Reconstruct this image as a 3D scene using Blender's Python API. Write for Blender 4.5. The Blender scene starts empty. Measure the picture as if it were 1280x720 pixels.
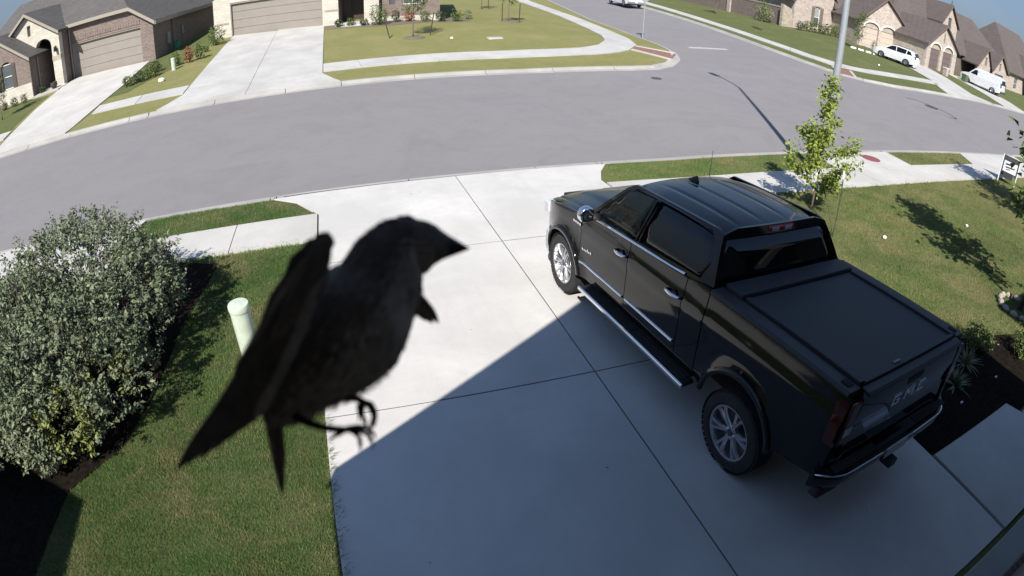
import bpy, bmesh, math, random
import numpy as np
from math import sin, cos, pi, radians, hypot, atan2, sqrt
from mathutils import Vector, Matrix
from mathutils.geometry import delaunay_2d_cdt
random.seed(7)
scene = bpy.context.scene
COL = scene.collection

# ---------------------------------------------------------------- camera
CAM_H = 3.9767
cam_data = bpy.data.cameras.new('camera')
cam = bpy.data.objects.new('camera', cam_data)
COL.objects.link(cam)
PITCH, ROLL, YAW = 0.56422, 0.034403, radians(18.3369)
sp, cp, sr, cr = sin(PITCH), cos(PITCH), sin(ROLL), cos(ROLL)
def from_cam(x, f, u):      # level camera frame (right, forward, up) to world: the camera looks YAW to the right of +Y
    return Vector((x*cos(YAW)+f*sin(YAW), -x*sin(YAW)+f*cos(YAW), u))
c_right = from_cam(cr, sr*sp, sr*cp)
c_up = from_cam(-sr, cr*sp, cr*cp)
c_back = from_cam(0, -cp, sp)
cam.matrix_world = Matrix(((c_right.x, c_up.x, c_back.x, 0), (c_right.y, c_up.y, c_back.y, 0),
                           (c_right.z, c_up.z, c_back.z, CAM_H), (0, 0, 0, 1)))
cam_data.sensor_fit = 'HORIZONTAL'
cam_data.sensor_width = 36.0
cam_data.type = 'PANO'      # the photograph comes from a wide-angle security camera lens
cam_data.panorama_type = 'FISHEYE_EQUISOLID'
cam_data.fisheye_lens = 729.13*36/1280
cam_data.fisheye_fov = radians(170)
cam_data.dof.use_dof = True; cam_data.dof.focus_distance = 9.0; cam_data.dof.aperture_fstop = 18
cam_data.clip_start, cam_data.clip_end = 0.02, 3000
scene.camera = cam

# ---------------------------------------------------------------- light
SUN_EL = radians(43.5)
SHADOW = radians(27.1)      # shadows fall this far to the right of +Y
world = bpy.data.worlds.new('World'); scene.world = world
world.use_nodes = True
nt = world.node_tree; nt.nodes.clear()
sky = nt.nodes.new('ShaderNodeTexSky'); sky.sky_type = 'NISHITA'
sky.sun_disc = False; sky.sun_elevation = SUN_EL; sky.sun_rotation = SHADOW+pi
sky.altitude = 900; sky.air_density = 1.0; sky.dust_density = 0.2; sky.ozone_density = 3.0
bg = nt.nodes.new('ShaderNodeBackground'); bg.inputs['Strength'].default_value = 0.108
wo = nt.nodes.new('ShaderNodeOutputWorld')
# hazy slate-blue band all round the horizon, with thin cloud, under the clear sky
tc = nt.nodes.new('ShaderNodeTexCoord'); sx = nt.nodes.new('ShaderNodeSeparateXYZ'); nt.links.new(tc.outputs['Generated'], sx.inputs[0])
mr = nt.nodes.new('ShaderNodeMapRange'); nt.links.new(sx.outputs[2], mr.inputs[0])
for i_, v_ in ((1, .02), (2, .55), (3, .92), (4, .25)): mr.inputs[i_].default_value = v_
cl = nt.nodes.new('ShaderNodeTexNoise'); cl.inputs['Scale'].default_value = 5; cl.inputs['Detail'].default_value = 7; cl.inputs['Roughness'].default_value = .62
cm = nt.nodes.new('ShaderNodeMapping'); cm.inputs['Scale'].default_value = (1, 1, 2.6); nt.links.new(tc.outputs['Generated'], cm.inputs[0]); nt.links.new(cm.outputs[0], cl.inputs['Vector'])
cr_ = nt.nodes.new('ShaderNodeMapRange'); nt.links.new(cl.outputs['Fac'], cr_.inputs[0])
for i_, v_ in ((1, .45), (2, .75), (3, 0), (4, .45)): cr_.inputs[i_].default_value = v_
c1 = nt.nodes.new('ShaderNodeMix'); c1.data_type = 'RGBA'; nt.links.new(cr_.outputs[0], c1.inputs[0]); c1.inputs[6].default_value = (.66, .88, 1.32, 1); c1.inputs[7].default_value = (1.1, 1.32, 1.75, 1)
c2 = nt.nodes.new('ShaderNodeMix'); c2.data_type = 'RGBA'; nt.links.new(mr.outputs[0], c2.inputs[0]); nt.links.new(sky.outputs[0], c2.inputs[6]); nt.links.new(c1.outputs[2], c2.inputs[7])
nt.links.new(c2.outputs[2], bg.inputs[0]); nt.links.new(bg.outputs[0], wo.inputs[0])
sun_d = bpy.data.lights.new('sun', 'SUN'); sun_d.energy = 4.2; sun_d.angle = radians(0.5); sun_d.color = (1, .95, .88)
sun = bpy.data.objects.new('sun', sun_d); COL.objects.link(sun)
ldir = Vector((sin(SHADOW)*cos(SUN_EL), cos(SHADOW)*cos(SUN_EL), -sin(SUN_EL)))
sun.rotation_euler = ldir.to_track_quat('-Z', 'Y').to_euler()
sun.location = (-30, -40, 60)
scene.view_settings.view_transform = 'Standard'
scene.view_settings.look = 'None'
scene.view_settings.gamma = 1
scene.view_settings.exposure = 1.0
scene.render.engine = 'CYCLES'

# ---------------------------------------------------------------- terrain
SL = -0.0614107
def rise(q): return 1.05*min(max((q-8)/37, 0), 1)
def G(q, p):                # height of the ground at (x, y)
    r = rise(q)
    if p < 12.2:
        return SL*max(p, -2)+r*min(max(p/12.2, 0), 1)
    h = -.75+r
    if q < 24: return h+.05*min(max(min(p-24.5, 20-q), 0), 22)
    return h+.025*min(max(min(p-24.5, q-28), 0), 40)

# ---------------------------------------------------------------- helpers
def tag(o, label=None, cat=None, group=None, kind=None):
    if label: o['label'] = label
    if cat: o['category'] = cat
    if group: o['group'] = group
    if kind: o['kind'] = kind
    return o
def thing(name, label, cat, loc=(0, 0, 0), rz=0, group=None):
    o = bpy.data.objects.new(name, None); COL.objects.link(o)
    o.empty_display_size = .2
    o.location = loc; o.rotation_euler = (0, 0, rz)
    return tag(o, label, cat, group)
def setting(name, loc=(0, 0, 0)):
    o = bpy.data.objects.new(name, None); COL.objects.link(o); o.location = loc
    return tag(o, kind='structure')
def link(name, me, mat, parent=None, smooth=False):
    if mat is not None and not me.materials: me.materials.append(mat)
    o = bpy.data.objects.new(name, me); COL.objects.link(o)
    if parent is not None: o.parent = parent
    if smooth:
        me.polygons.foreach_set('use_smooth', [True]*len(me.polygons))
    return o
def npmesh(name, V, F):
    """V (n,3) array, F (m,k) array of equal faces."""
    me = bpy.data.meshes.new(name); V = np.asarray(V, np.float32); F = np.asarray(F, np.int32)
    n, k = F.shape
    me.vertices.add(len(V)); me.vertices.foreach_set('co', V.ravel())
    me.loops.add(n*k); me.loops.foreach_set('vertex_index', F.ravel())
    me.polygons.add(n); me.polygons.foreach_set('loop_start', np.arange(0, n*k, k, dtype=np.int32))
    me.update(calc_edges=True); me.validate()
    return me
class MB:
    def __init__(s): s.v = []; s.f = []
    def add(s, v, f):
        b = len(s.v); s.v += [tuple(p) for p in v]; s.f += [tuple(i+b for i in q) for q in f]; return s
    def box(s, x0, x1, y0, y1, z0, z1, tx=0, ty=0):
        """box; tx, ty draw the top in."""
        return s.add([(x0, y0, z0), (x1, y0, z0), (x1, y1, z0), (x0, y1, z0), (x0+tx, y0+ty, z1), (x1-tx, y0+ty, z1), (x1-tx, y1-ty, z1), (x0+tx, y1-ty, z1)],
                     [(0, 3, 2, 1), (4, 5, 6, 7), (0, 1, 5, 4), (1, 2, 6, 5), (2, 3, 7, 6), (3, 0, 4, 7)])
    def tube(s, pts, rad, n=8, cap=True, squash=None):
        pts = [Vector(p) for p in pts]
        if not hasattr(rad, '__len__'): rad = [rad]*len(pts)
        v, f = [], []; prev = None
        for i, p in enumerate(pts):
            d = (pts[min(i+1, len(pts)-1)]-pts[max(i-1, 0)])
            d = d.normalized() if d.length > 1e-9 else Vector((0, 0, 1))
            if prev is None:
                a = d.orthogonal().normalized()
            else:
                a = (prev-d*prev.dot(d)); a = a.normalized() if a.length > 1e-6 else d.orthogonal().normalized()
            prev = a; b = d.cross(a)
            for k in range(n):
                t = 2*pi*k/n
                v.append(p+(a*cos(t)+b*sin(t)*(squash or 1))*rad[i])
        for i in range(len(pts)-1):
            for k in range(n):
                k2 = (k+1) % n
                f.append((i*n+k, i*n+k2, (i+1)*n+k2, (i+1)*n+k))
        if cap: f += [tuple(range(n-1, -1, -1)), tuple(range((len(pts)-1)*n, len(pts)*n))]
        return s.add(v, f)
    def lathe(s, prof, n=32, axis='z', c=(0, 0, 0), closed=False):
        """prof: list of (radius, height along axis)."""
        v, f = [], []; m = len(prof)
        for k in range(n):
            t = 2*pi*k/n
            for r, h in prof:
                q = {'z': (r*cos(t), r*sin(t), h), 'y': (r*cos(t), h, r*sin(t)), 'x': (h, r*cos(t), r*sin(t))}[axis]
                v.append((q[0]+c[0], q[1]+c[1], q[2]+c[2]))
        for k in range(n):
            k2 = (k+1) % n
            for j in range(m if closed else m-1):
                j2 = (j+1) % m
                f.append((k*m+j, k2*m+j, k2*m+j2, k*m+j2))
        return s.add(v, f)
    def prism(s, poly, fn, t0, t1):
        """poly of 2D points, fn(a, b, t) -> 3D, extruded from t0 to t1."""
        n = len(poly)
        v = [fn(a, b, t0) for a, b in poly]+[fn(a, b, t1) for a, b in poly]
        return s.add(v, [tuple(range(n-1, -1, -1)), tuple(range(n, 2*n))]+[(i, (i+1) % n, (i+1) % n+n, i+n) for i in range(n)])
    def grid(s, nu, nv, fn):
        v = [fn(i/nu, j/nv) for i in range(nu+1) for j in range(nv+1)]
        return s.add(v, [(i*(nv+1)+j, (i+1)*(nv+1)+j, (i+1)*(nv+1)+j+1, i*(nv+1)+j+1) for i in range(nu) for j in range(nv)])
    def build(s, name, mat, parent=None, smooth=False, bevel=0, kind=None, label=None, auto=None):
        me = bpy.data.meshes.new(name); me.from_pydata(s.v, [], s.f); me.update()
        bm = bmesh.new(); bm.from_mesh(me)
        bmesh.ops.recalc_face_normals(bm, faces=bm.faces); bm.to_mesh(me); bm.free()
        o = link(name, me, mat, parent, smooth or auto is not None)
        if auto is not None:
            me.set_sharp_from_angle(angle=radians(auto))
        if bevel:
            m = o.modifiers.new('bevel', 'BEVEL'); m.width = bevel; m.segments = 2; m.limit_method = 'ANGLE'; m.angle_limit = radians(35)
        if kind: o['kind'] = kind
        if label: o['label'] = label
        return o
def inside(p, poly):
    x, y = p; r = False; j = len(poly)-1
    for i in range(len(poly)):
        a, b = poly[i], poly[j]
        if (a[1] > y) != (b[1] > y) and x < (b[0]-a[0])*(y-a[1])/(b[1]-a[1])+a[0]: r = not r
        j = i
    return r
def resample(poly, res):
    out = []
    for i in range(len(poly)):
        a, b = poly[i], poly[(i+1) % len(poly)]
        n = max(1, int(math.ceil(hypot(b[0]-a[0], b[1]-a[1])/res)))
        out += [(a[0]+(b[0]-a[0])*k/n, a[1]+(b[1]-a[1])*k/n) for k in range(n)]
    return out
def cdt(outer, holes, res):
    """triangulate a polygon with holes and inner points about res apart: verts2d, tris, boundary loops."""
    loops = [resample(outer, res)]+[resample(h, res) for h in holes]
    V = []; E = []
    for lp in loops:
        b = len(V); V += [Vector(p) for p in lp]; E += [(b+i, b+(i+1) % len(lp)) for i in range(len(lp))]
    xs = [p[0] for p in outer]; ys = [p[1] for p in outer]
    nx = int((max(xs)-min(xs))/res); ny = int((max(ys)-min(ys))/res)
    bp = np.array([tuple(p) for p in V])
    for i in range(1, nx+1):
        for j in range(1, ny+1):
            p = (min(xs)+(i-.5+.5*(j % 2))*res, min(ys)+(j-.3)*res)
            if inside(p, outer) and not any(inside(p, h) for h in holes) and np.min((bp[:, 0]-p[0])**2+(bp[:, 1]-p[1])**2) > (.45*res)**2:
                V.append(Vector(p))
    v, e, f, *_ = delaunay_2d_cdt(V, E, [], 1, 1e-5)
    F = []
    for t in f:
        c = (sum(v[i][0] for i in t)/len(t), sum(v[i][1] for i in t)/len(t))
        if inside(c, outer) and not any(inside(c, h) for h in holes): F.append(tuple(t))
    return [tuple(p) for p in v], F
def shell(outer, holes, res, fn, thick):
    """a curved sheet: fn(a, b, depth) -> 3D; thick gives it depth with closed rims. Returns MB."""
    v, F = cdt(outer, holes, res); m = MB(); n = len(v)
    cnt = {}
    for t in F:
        for i in range(len(t)):
            e = (t[i], t[(i+1) % len(t)]); cnt[frozenset(e)] = cnt.get(frozenset(e), [])+[e]
    rim = [es[0] for es in cnt.values() if len(es) == 1]
    m.v = [fn(a, b, 0) for a, b in v]+[fn(a, b, thick) for a, b in v]
    m.f = list(F)+[tuple(reversed([i+n for i in t])) for t in F]+[(b, a, a+n, b+n) for a, b in rim]
    return m
def drape(name, poly, off, mat, parent=None, res=2.0, skirt=.12, smooth=True, kind=None, bumpf=None, holes=()):
    v, F = cdt(poly, list(holes), res); n = len(v); m = MB()
    cnt = {}
    for t in F:
        for i in range(len(t)):
            e = (t[i], t[(i+1) % len(t)]); cnt[frozenset(e)] = cnt.get(frozenset(e), [])+[e]
    rim = [es[0] for es in cnt.values() if len(es) == 1]
    z = [G(a, b)+off+(bumpf(a, b) if bumpf else 0) for a, b in v]
    m.v = [(a, b, c) for (a, b), c in zip(v, z)]
    m.f = list(F)
    if skirt:
        m.v += [(a, b, c-skirt) for (a, b), c in zip(v, z)]
        m.f += [(b, a, a+n, b+n) for a, b in rim]
    o = m.build(name, mat, parent, kind=kind)
    return o
def copy_tree(o, parent=None):
    c = o.copy(); COL.objects.link(c)
    if parent is not None: c.parent = parent
    for ch in list(o.children): copy_tree(ch, c)
    return c

# ---------------------------------------------------------------- materials
class NT:
    def __init__(s, name):
        s.m = bpy.data.materials.new(name); s.m.use_nodes = True; s.t = s.m.node_tree
        s.b = s.t.nodes['Principled BSDF']; s.out = s.t.nodes['Material Output']
    def n(s, typ, **kw):
        nd = s.t.nodes.new(typ)
        for k, v in kw.items():
            if k in nd.inputs.keys(): s.set(nd.inputs[k], v)
            else: setattr(nd, k, v)
        return nd
    def set(s, sock, v):
        if isinstance(v, bpy.types.NodeSocket): s.t.links.new(v, sock)
        else:
            if sock.type == 'RGBA' and len(v) == 3: v = (*v, 1)
            sock.default_value = v
    def pos(s): return s.n('ShaderNodeNewGeometry').outputs['Position']
    def oc(s): return s.n('ShaderNodeTexCoord').outputs['Object']
    def noise(s, vec, scale, detail=4, rough=.6, dist=0):
        return s.n('ShaderNodeTexNoise', Vector=vec, Scale=scale, Detail=detail, Roughness=rough, Distortion=dist).outputs['Fac']
    def ramp(s, fac, stops):
        r = s.n('ShaderNodeValToRGB', Fac=fac); e = r.color_ramp.elements
        while len(e) < len(stops): e.new(.5)
        for i, (p, c) in enumerate(stops): e[i].position = p; e[i].color = (*c, 1) if len(c) == 3 else c
        return r.outputs['Color']
    def mix(s, fac, a, b, blend='MIX'):
        x = s.n('ShaderNodeMix', data_type='RGBA', blend_type=blend)
        s.set(x.inputs[0], fac); s.set(x.inputs[6], a); s.set(x.inputs[7], b)
        return x.outputs[2]
    def math(s, op, a, b=0.0):
        x = s.n('ShaderNodeMath', operation=op); s.set(x.inputs[0], a); s.set(x.inputs[1], b); return x.outputs[0]
    def mapr(s, v, a, b, c, d):
        x = s.n('ShaderNodeMapRange'); s.set(x.inputs[0], v)
        for i, q in enumerate((a, b, c, d)): x.inputs[i+1].default_value = q
        return x.outputs[0]
    def bump(s, h, strength=.3, dist=.01):
        b = s.n('ShaderNodeBump', Strength=strength, Distance=dist, Height=h); s.set(s.b.inputs['Normal'], b.outputs[0])
    def fin(s, color=None, rough=.8, metal=0, spec=None, coat=0):
        if color is not None: s.set(s.b.inputs['Base Color'], color)
        s.set(s.b.inputs['Roughness'], rough); s.set(s.b.inputs['Metallic'], metal)
        if spec is not None: s.b.inputs['Specular IOR Level'].default_value = spec
        if coat: s.b.inputs['Coat Weight'].default_value = coat; s.b.inputs['Coat Roughness'].default_value = .04
        return s.m
def sc(c, k): return tuple(min(1, x*k) for x in c)
def simple(name, col, rough=.7, metal=0, var=.15, scale=6, coat=0, spec=None, bump=0, world=False):
    t = NT(name); v = t.pos() if world else t.oc()
    f = t.noise(v, scale, 5)
    c = t.mix(t.mapr(f, .3, .7, 0, 1), sc(col, 1-var), sc(col, 1+var))
    if bump: t.bump(t.noise(v, scale*6, 3), bump, .01)
    return t.fin(c, rough, metal, spec, coat)
def m_concrete(name, col, grime=.35, tint=(.9, .88, .8)):
    t = NT(name); p = t.pos()
    big = t.noise(p, .55, 6, .65, .3); mid = t.noise(p, 3.2, 6, .7); fine = t.noise(p, 60, 3, .8)
    c = t.mix(t.mapr(big, .38, .66, 0, 1), sc(col, 1-grime*.45), sc(col, 1.06))
    c = t.mix(t.mapr(mid, .5, .75, 0, .45), c, sc(col, .8), 'MIX')
    c = t.mix(t.mapr(fine, .3, .75, .0, .28), c, sc(col, .7))
    vo = t.n('ShaderNodeTexNoise', Vector=p, Scale=1.4, Detail=8, Roughness=.75, Distortion=1.2).outputs['Fac']
    c = t.mix(t.mapr(vo, .66, .74, 0, .35), c, (col[0]*.62, col[1]*.6, col[2]*.55))
    rnd = t.n('ShaderNodeObjectInfo').outputs['Random']; c = t.mix(t.mapr(rnd, 0, 1, 0, .12), c, sc(col, .72))
    sm = t.n('ShaderNodeMapping', Vector=p); sm.inputs['Scale'].default_value = (3.2, .3, 1); sm.inputs['Rotation'].default_value = (0, 0, -.06)
    scuff = t.noise(sm.outputs[0], 1.0, 6, .7, .4); c = t.mix(t.mapr(scuff, .54, .75, 0, .22), c, sc(col, .66))
    drip = t.noise(p, 2.3, 2, .5, .2); c = t.mix(t.mapr(drip, .74, .8, 0, .3), c, sc(col, .55))
    t.bump(fine, .25, .004)
    return t.fin(c, .88)
def m_asphalt():
    t = NT('asphalt'); p = t.pos()
    mp = t.n('ShaderNodeMapping', Vector=p); mp.inputs['Scale'].default_value = (.06, .45, 1); mp.inputs['Rotation'].default_value = (0, 0, .03)
    lanes = t.noise(mp.outputs[0], 1.0, 4, .6); big = t.noise(p, .16, 5, .6, .5); mid = t.noise(p, 1.6, 7, .75, .4)
    vor = t.n('ShaderNodeTexVoronoi', Vector=p, Scale=70); fine = t.noise(p, 120, 2, .8)
    a = (.202, .191, .193)
    c = t.mix(t.mapr(lanes, .3, .7, 0, 1), sc(a, .95), sc(a, 1.06))
    c = t.mix(t.mapr(big, .4, .68, 0, .6), c, (.205, .193, .186))
    c = t.mix(t.mapr(mid, .5, .78, 0, .55), c, sc(a, .74)); blot = t.noise(p, .38, 8, .8, .8); c = t.mix(t.mapr(blot, .48, .64, 0, .45), c, sc(a, .76))
    c = t.mix(t.mapr(fine, .25, .75, 0, .45), c, sc(a, .62))
    spots = t.noise(p, 1.1, 10, .9, 1.2)
    c = t.mix(t.mapr(spots, .7, .76, 0, .55), c, sc(a, .35))
    t.bump(vor.outputs['Distance'], .25, .004)
    return t.fin(c, .85)
def m_lawn(name, g1, g2, dry, dryness):
    t = NT(name); p = t.pos()
    big = t.noise(p, .35, 5, .65, .6); mid = t.noise(p, 2.6, 6, .7, .3); fine = t.noise(p, 38, 4, .8)
    mp = t.n('ShaderNodeMapping', Vector=p); mp.inputs['Scale'].default_value = (.7, 2.8, 1); mp.inputs['Rotation'].default_value = (0, 0, .12)
    row = t.noise(mp.outputs[0], 1.1, 4, .6)
    c = t.mix(t.mapr(mid, .3, .7, 0, 1), g1, g2)
    c = t.mix(t.mapr(big, .62-dryness*.3, .8-dryness*.22, 0, .85), c, dry)
    c = t.mix(t.mapr(row, .4, .72, 0, .5), c, sc(dry, .9)); fl = t.noise(mp.outputs[0], 4.5, 5, .75); c = t.mix(t.mapr(fl, .45, .7, 0, .4), c, sc(g1, .62))
    c = t.mix(t.mapr(fine, .3, .72, 0, .6), c, sc(g1, .42))
    t.bump(fine, .8, .03)
    return t.fin(c, .95, spec=.15)
def m_leaf(name, c1, c2, back=None, trans=.25, dry=None):
    """leaf colour changes from leaf to leaf."""
    t = NT(name)
    isl = t.n('ShaderNodeNewGeometry').outputs['Random Per Island']
    c = t.mix(isl, c1, c2)
    n = t.noise(t.pos(), 2.2, 3)
    c = t.mix(t.mapr(n, .35, .7, 0, .4), c, sc(c2, 1.15))
    if dry:
        big = t.noise(t.pos(), .8, 7, .78, .6); c = t.mix(t.mapr(big, .485, .6, 0, .72), c, dry)
        lush = t.noise(t.pos(), .5, 4, .6, .3); c = t.mix(t.mapr(lush, .5, .62, 0, .6), c, sc(c1, .9))
    t.fin(c, .6, spec=.3)
    tr = t.n('ShaderNodeBsdfTranslucent', Color=c); mx = t.n('ShaderNodeMixShader'); mx.inputs[0].default_value = trans
    t.t.links.new(t.b.outputs[0], mx.inputs[1]); t.t.links.new(tr.outputs[0], mx.inputs[2]); t.t.links.new(mx.outputs[0], t.out.inputs[0])
    return t.m
def m_brick(name, c1, c2, mortar, bw=.2, bh=.07, mort=.012, var=.5, stone=False):
    t = NT(name); o = t.oc()
    s = t.n('ShaderNodeSeparateXYZ', Vector=o); x = t.math('ADD', s.outputs[0], s.outputs[1])
    cx = t.n('ShaderNodeCombineXYZ'); t.set(cx.inputs[0], x); t.set(cx.inputs[1], s.outputs[2])
    vec = cx.outputs[0]
    if stone:
        nz = t.n('ShaderNodeTexNoise', Vector=vec, Scale=2.0); 
        vec = t.n('ShaderNodeVectorMath', operation='ADD'); t.t.links.new(cx.outputs[0], vec.inputs[0])
        sclv = t.n('ShaderNodeVectorMath', operation='SCALE'); t.t.links.new(nz.outputs['Color'], sclv.inputs[0]); sclv.inputs['Scale'].default_value = .12
        t.t.links.new(sclv.outputs[0], vec.inputs[1]); vec = vec.outputs[0]
    b = t.n('ShaderNodeTexBrick', Vector=vec, Color1=c1, Color2=c2, Mortar=mortar)
    b.inputs['Scale'].default_value = 1; b.inputs['Mortar Size'].default_value = mort; b.inputs['Brick Width'].default_value = bw; b.inputs['Row Height'].default_value = bh
    b.inputs['Bias'].default_value = 0; b.offset = .5
    n = t.noise(o, 1.3, 5, .7); n2 = t.noise(o, 9, 3, .7)
    c = t.mix(t.mapr(n, .35, .7, 0, var), b.outputs['Color'], sc(mortar, .95))
    c = t.mix(t.mapr(n2, .45, .75, 0, var), c, sc(c1, .6))
    t.bump(b.outputs['Fac'], -.5, .012)
    return t.fin(c, .9)
def m_roof(name, col):
    t = NT(name); o = t.oc()
    s = t.n('ShaderNodeSeparateXYZ', Vector=o); x = t.math('ADD', s.outputs[0], t.math('MULTIPLY', s.outputs[1], .37))
    cx = t.n('ShaderNodeCombineXYZ'); t.set(cx.inputs[0], x); t.set(cx.inputs[1], s.outputs[2])
    b = t.n('ShaderNodeTexBrick', Vector=cx.outputs[0], Color1=sc(col, 1.18), Color2=sc(col, .82), Mortar=sc(col, .45))
    b.inputs['Scale'].default_value = 1; b.inputs['Mortar Size'].default_value = .012; b.inputs['Brick Width'].default_value = .3; b.inputs['Row Height'].default_value = .085
    n = t.noise(o, .7, 5, .7); f = t.noise(o, 30, 3)
    c = t.mix(t.mapr(n, .35, .7, 0, .4), b.outputs['Color'], sc(col, 1.15)); c = t.mix(t.mapr(f, .35, .7, 0, .35), c, sc(col, .6))
    t.bump(b.outputs['Fac'], -.4, .01)
    return t.fin(c, .92)
def m_glass(name, col=(.01, .012, .014), see=.0, rough=.03):
    t = NT(name)
    n = t.noise(t.oc(), 3, 2)
    t.bump(n, .03, .02)
    t.fin(t.mix(n, col, sc(col, 1.4)), rough, spec=.5)
    if see:
        tr = t.n('ShaderNodeBsdfTransparent', Color=(.55, .58, .55)); mx = t.n('ShaderNodeMixShader'); mx.inputs[0].default_value = see
        t.t.links.new(t.b.outputs[0], mx.inputs[1]); t.t.links.new(tr.outputs[0], mx.inputs[2]); t.t.links.new(mx.outputs[0], t.out.inputs[0])
    return t.m
def m_carpaint(name, col, flake=.1, coat=.5, spec=.5):
    t = NT(name); o = t.pos()
    n = t.noise(o, 3, 4); d = t.noise(o, 40, 4, .8)
    c = t.mix(t.mapr(n, .3, .7, 0, 1), sc(col, .9), sc(col, 1.1))
    c = t.mix(t.mapr(d, .55, .8, 0, .12), c, (.25, .23, .2))
    r = t.mapr(n, .3, .7, .06, .1)
    return t.fin(c, r, flake, coat=coat, spec=spec)

M = {}
M['concrete'] = m_concrete('driveway_concrete', (.525, .51, .48))
M['walk'] = m_concrete('sidewalk_concrete', (.47, .455, .425), .35)
M['farcon'] = m_concrete('pale_concrete', (.435, .425, .405), .4)
M['kerb'] = m_concrete('kerb_concrete', (.34, .328, .305), .5)
M['joint'] = simple('joint_filler', (.1, .095, .09), .95, world=True)
M['asphalt'] = m_asphalt()
M['lawn'] = m_lawn('lawn_green', (.032, .072, .018), (.07, .105, .032), (.2, .165, .085), .6)
M['lawn_dry'] = m_lawn('lawn_dry', (.115, .142, .042), (.155, .172, .058), (.23, .195, .095), .6)
M['lawn_far'] = m_lawn('lawn_far', (.18, .195, .065), (.24, .235, .09), (.3, .255, .125), .6)
M['lawn_deep'] = m_lawn('lawn_deep_green', (.085, .115, .038), (.13, .15, .055), (.19, .17, .08), .4)
M['blade'] = m_leaf('grass_blade', (.037, .118, .024), (.135, .2, .06), trans=.2, dry=(.265, .215, .11))
M['blade_dry'] = m_leaf('grass_blade_dry', (.085, .125, .034), (.24, .235, .1), trans=.2, dry=(.31, .26, .135))
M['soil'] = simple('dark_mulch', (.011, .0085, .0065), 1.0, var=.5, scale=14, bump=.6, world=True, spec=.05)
M['dirt'] = simple('bare_soil', (.12, .1, .075), .95, var=.3, scale=9, bump=.5, world=True)
M['earth'] = simple('far_ground', (.12, .12, .06), .95, var=.3, scale=.05, world=True)
M['bark'] = simple('bark', (.14, .11, .085), .9, var=.35, scale=18, bump=.4)
M['bark_dark'] = simple('bark_dark', (.05, .04, .032), .9, var=.35, scale=18, bump=.4)
M['white_paint'] = simple('white_paint', (.75, .75, .73), .6, var=.06, scale=3)
M['worn_paint'] = simple('worn_road_paint', (.36, .36, .36), .8, var=.25, scale=5, world=True)
M['tar'] = simple('tar_seal', (.05, .05, .052), .6, var=.25, world=True)
M['iron'] = simple('cast_iron', (.07, .065, .065), .7, .3, var=.3, scale=20)
M['redcover'] = simple('red_cover', (.2, .06, .06), .7, var=.3, scale=20)
M['redpaver'] = m_brick('red_paver', (.3, .13, .1), (.24, .11, .085), (.26, .18, .15), .2, .1, .008, .3)
M['redpaver'] = simple('red_paver', (.19, .095, .075), .9, var=.25, scale=12, world=True)

# ================================================================ SETTING
# far ground under everything, to the horizon
far = MB()
xs = [-700, -350, -150, -80, -50]+[-40+4*i for i in range(36)]+[110, 140, 200, 350, 700]
ys = [-300, -100, -30, -10, -2]+[2*i for i in range(1, 15)]+[30+5*i for i in range(14)]+[110, 150, 220, 400, 900]
far.v = [(x, y, G(x, y)-.32) for x in xs for y in ys]; ny = len(ys)
far.f = [(i*ny+j, (i+1)*ny+j, (i+1)*ny+j+1, i*ny+j+1) for i in range(len(xs)-1) for j in range(ny-1)]
tag(far.build('ground', M['earth'], smooth=True), kind='structure')

NEAR = [(-60, 11.3), (-9.17, 11.95), (-4.85, 12.08), (4.26, 12.2), (9.3, 12.3), (15.7, 12.2), (20, 12.15), (28.7, 11.85), (45, 11.5), (120, 12)]
FARL = [(-60, 21.2), (-13.1, 22.9), (-8.1, 23.1), (2.2, 23.2), (9.15, 23.2), (13.2, 23.25), (14.6, 23.45), (15.99, 24.3), (17.3, 25.7), (18.35, 27.7), (18.8, 29.8), (19.3, 34.7), (20.3, 43.2), (23.4, 58.8), (29, 85), (36, 120)]
FARR = [(48, 120), (40, 85), (32.6, 58), (30.9, 45), (29.5, 36), (28.95, 31.9), (28.75, 28), (28.9, 26), (29.5, 24.7), (30.8, 23.6), (33.4, 22.9), (41.8, 22.6), (57.8, 23.1), (120, 24)]
STREET = NEAR+FARR[::-1]+FARL[::-1]
tag(drape('street', STREET, -.1, M['asphalt'], res=2.5, skirt=0), kind='structure')

def offset(path, d):
    out = []
    for i, p in enumerate(path):
        a = path[max(i-1, 0)]; b = path[min(i+1, len(path)-1)]
        t = Vector((b[0]-a[0], b[1]-a[1])).normalized(); out.append((p[0]-t.y*d, p[1]+t.x*d))
    return out
def walk(path, s0, s1, step):
    """points along a polyline between two arc lengths."""
    L = [0]
    for a, b in zip(path, path[1:]): L.append(L[-1]+hypot(b[0]-a[0], b[1]-a[1]))
    ss = [s0]+[l for l in L if s0 < l < s1]
    k = s0+step
    while k < s1: ss.append(k); k += step
    ss = sorted(set(round(q, 3) for q in ss+[s1])); out = []
    for q in ss:
        q = min(max(q, 0), L[-1]-1e-6)
        i = max(j for j in range(len(L)-1) if L[j] <= q); t = (q-L[i])/(L[i+1]-L[i]); a, b = path[i], path[i+1]
        out.append((a[0]+(b[0]-a[0])*t, a[1]+(b[1]-a[1])*t))
    return out, L[-1]
def arc_of(path, pt):
    best = (1e9, 0); l = 0
    for a, b in zip(path, path[1:]):
        d = Vector(b)-Vector(a); t = min(max((Vector(pt)-Vector(a)).dot(d)/d.length_squared, 0), 1)
        q = Vector(a)+d*t; e = (q-Vector(pt)).length
        if e < best[0]: best = (e, l+t*d.length)
        l += d.length
    return best[1]
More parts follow.
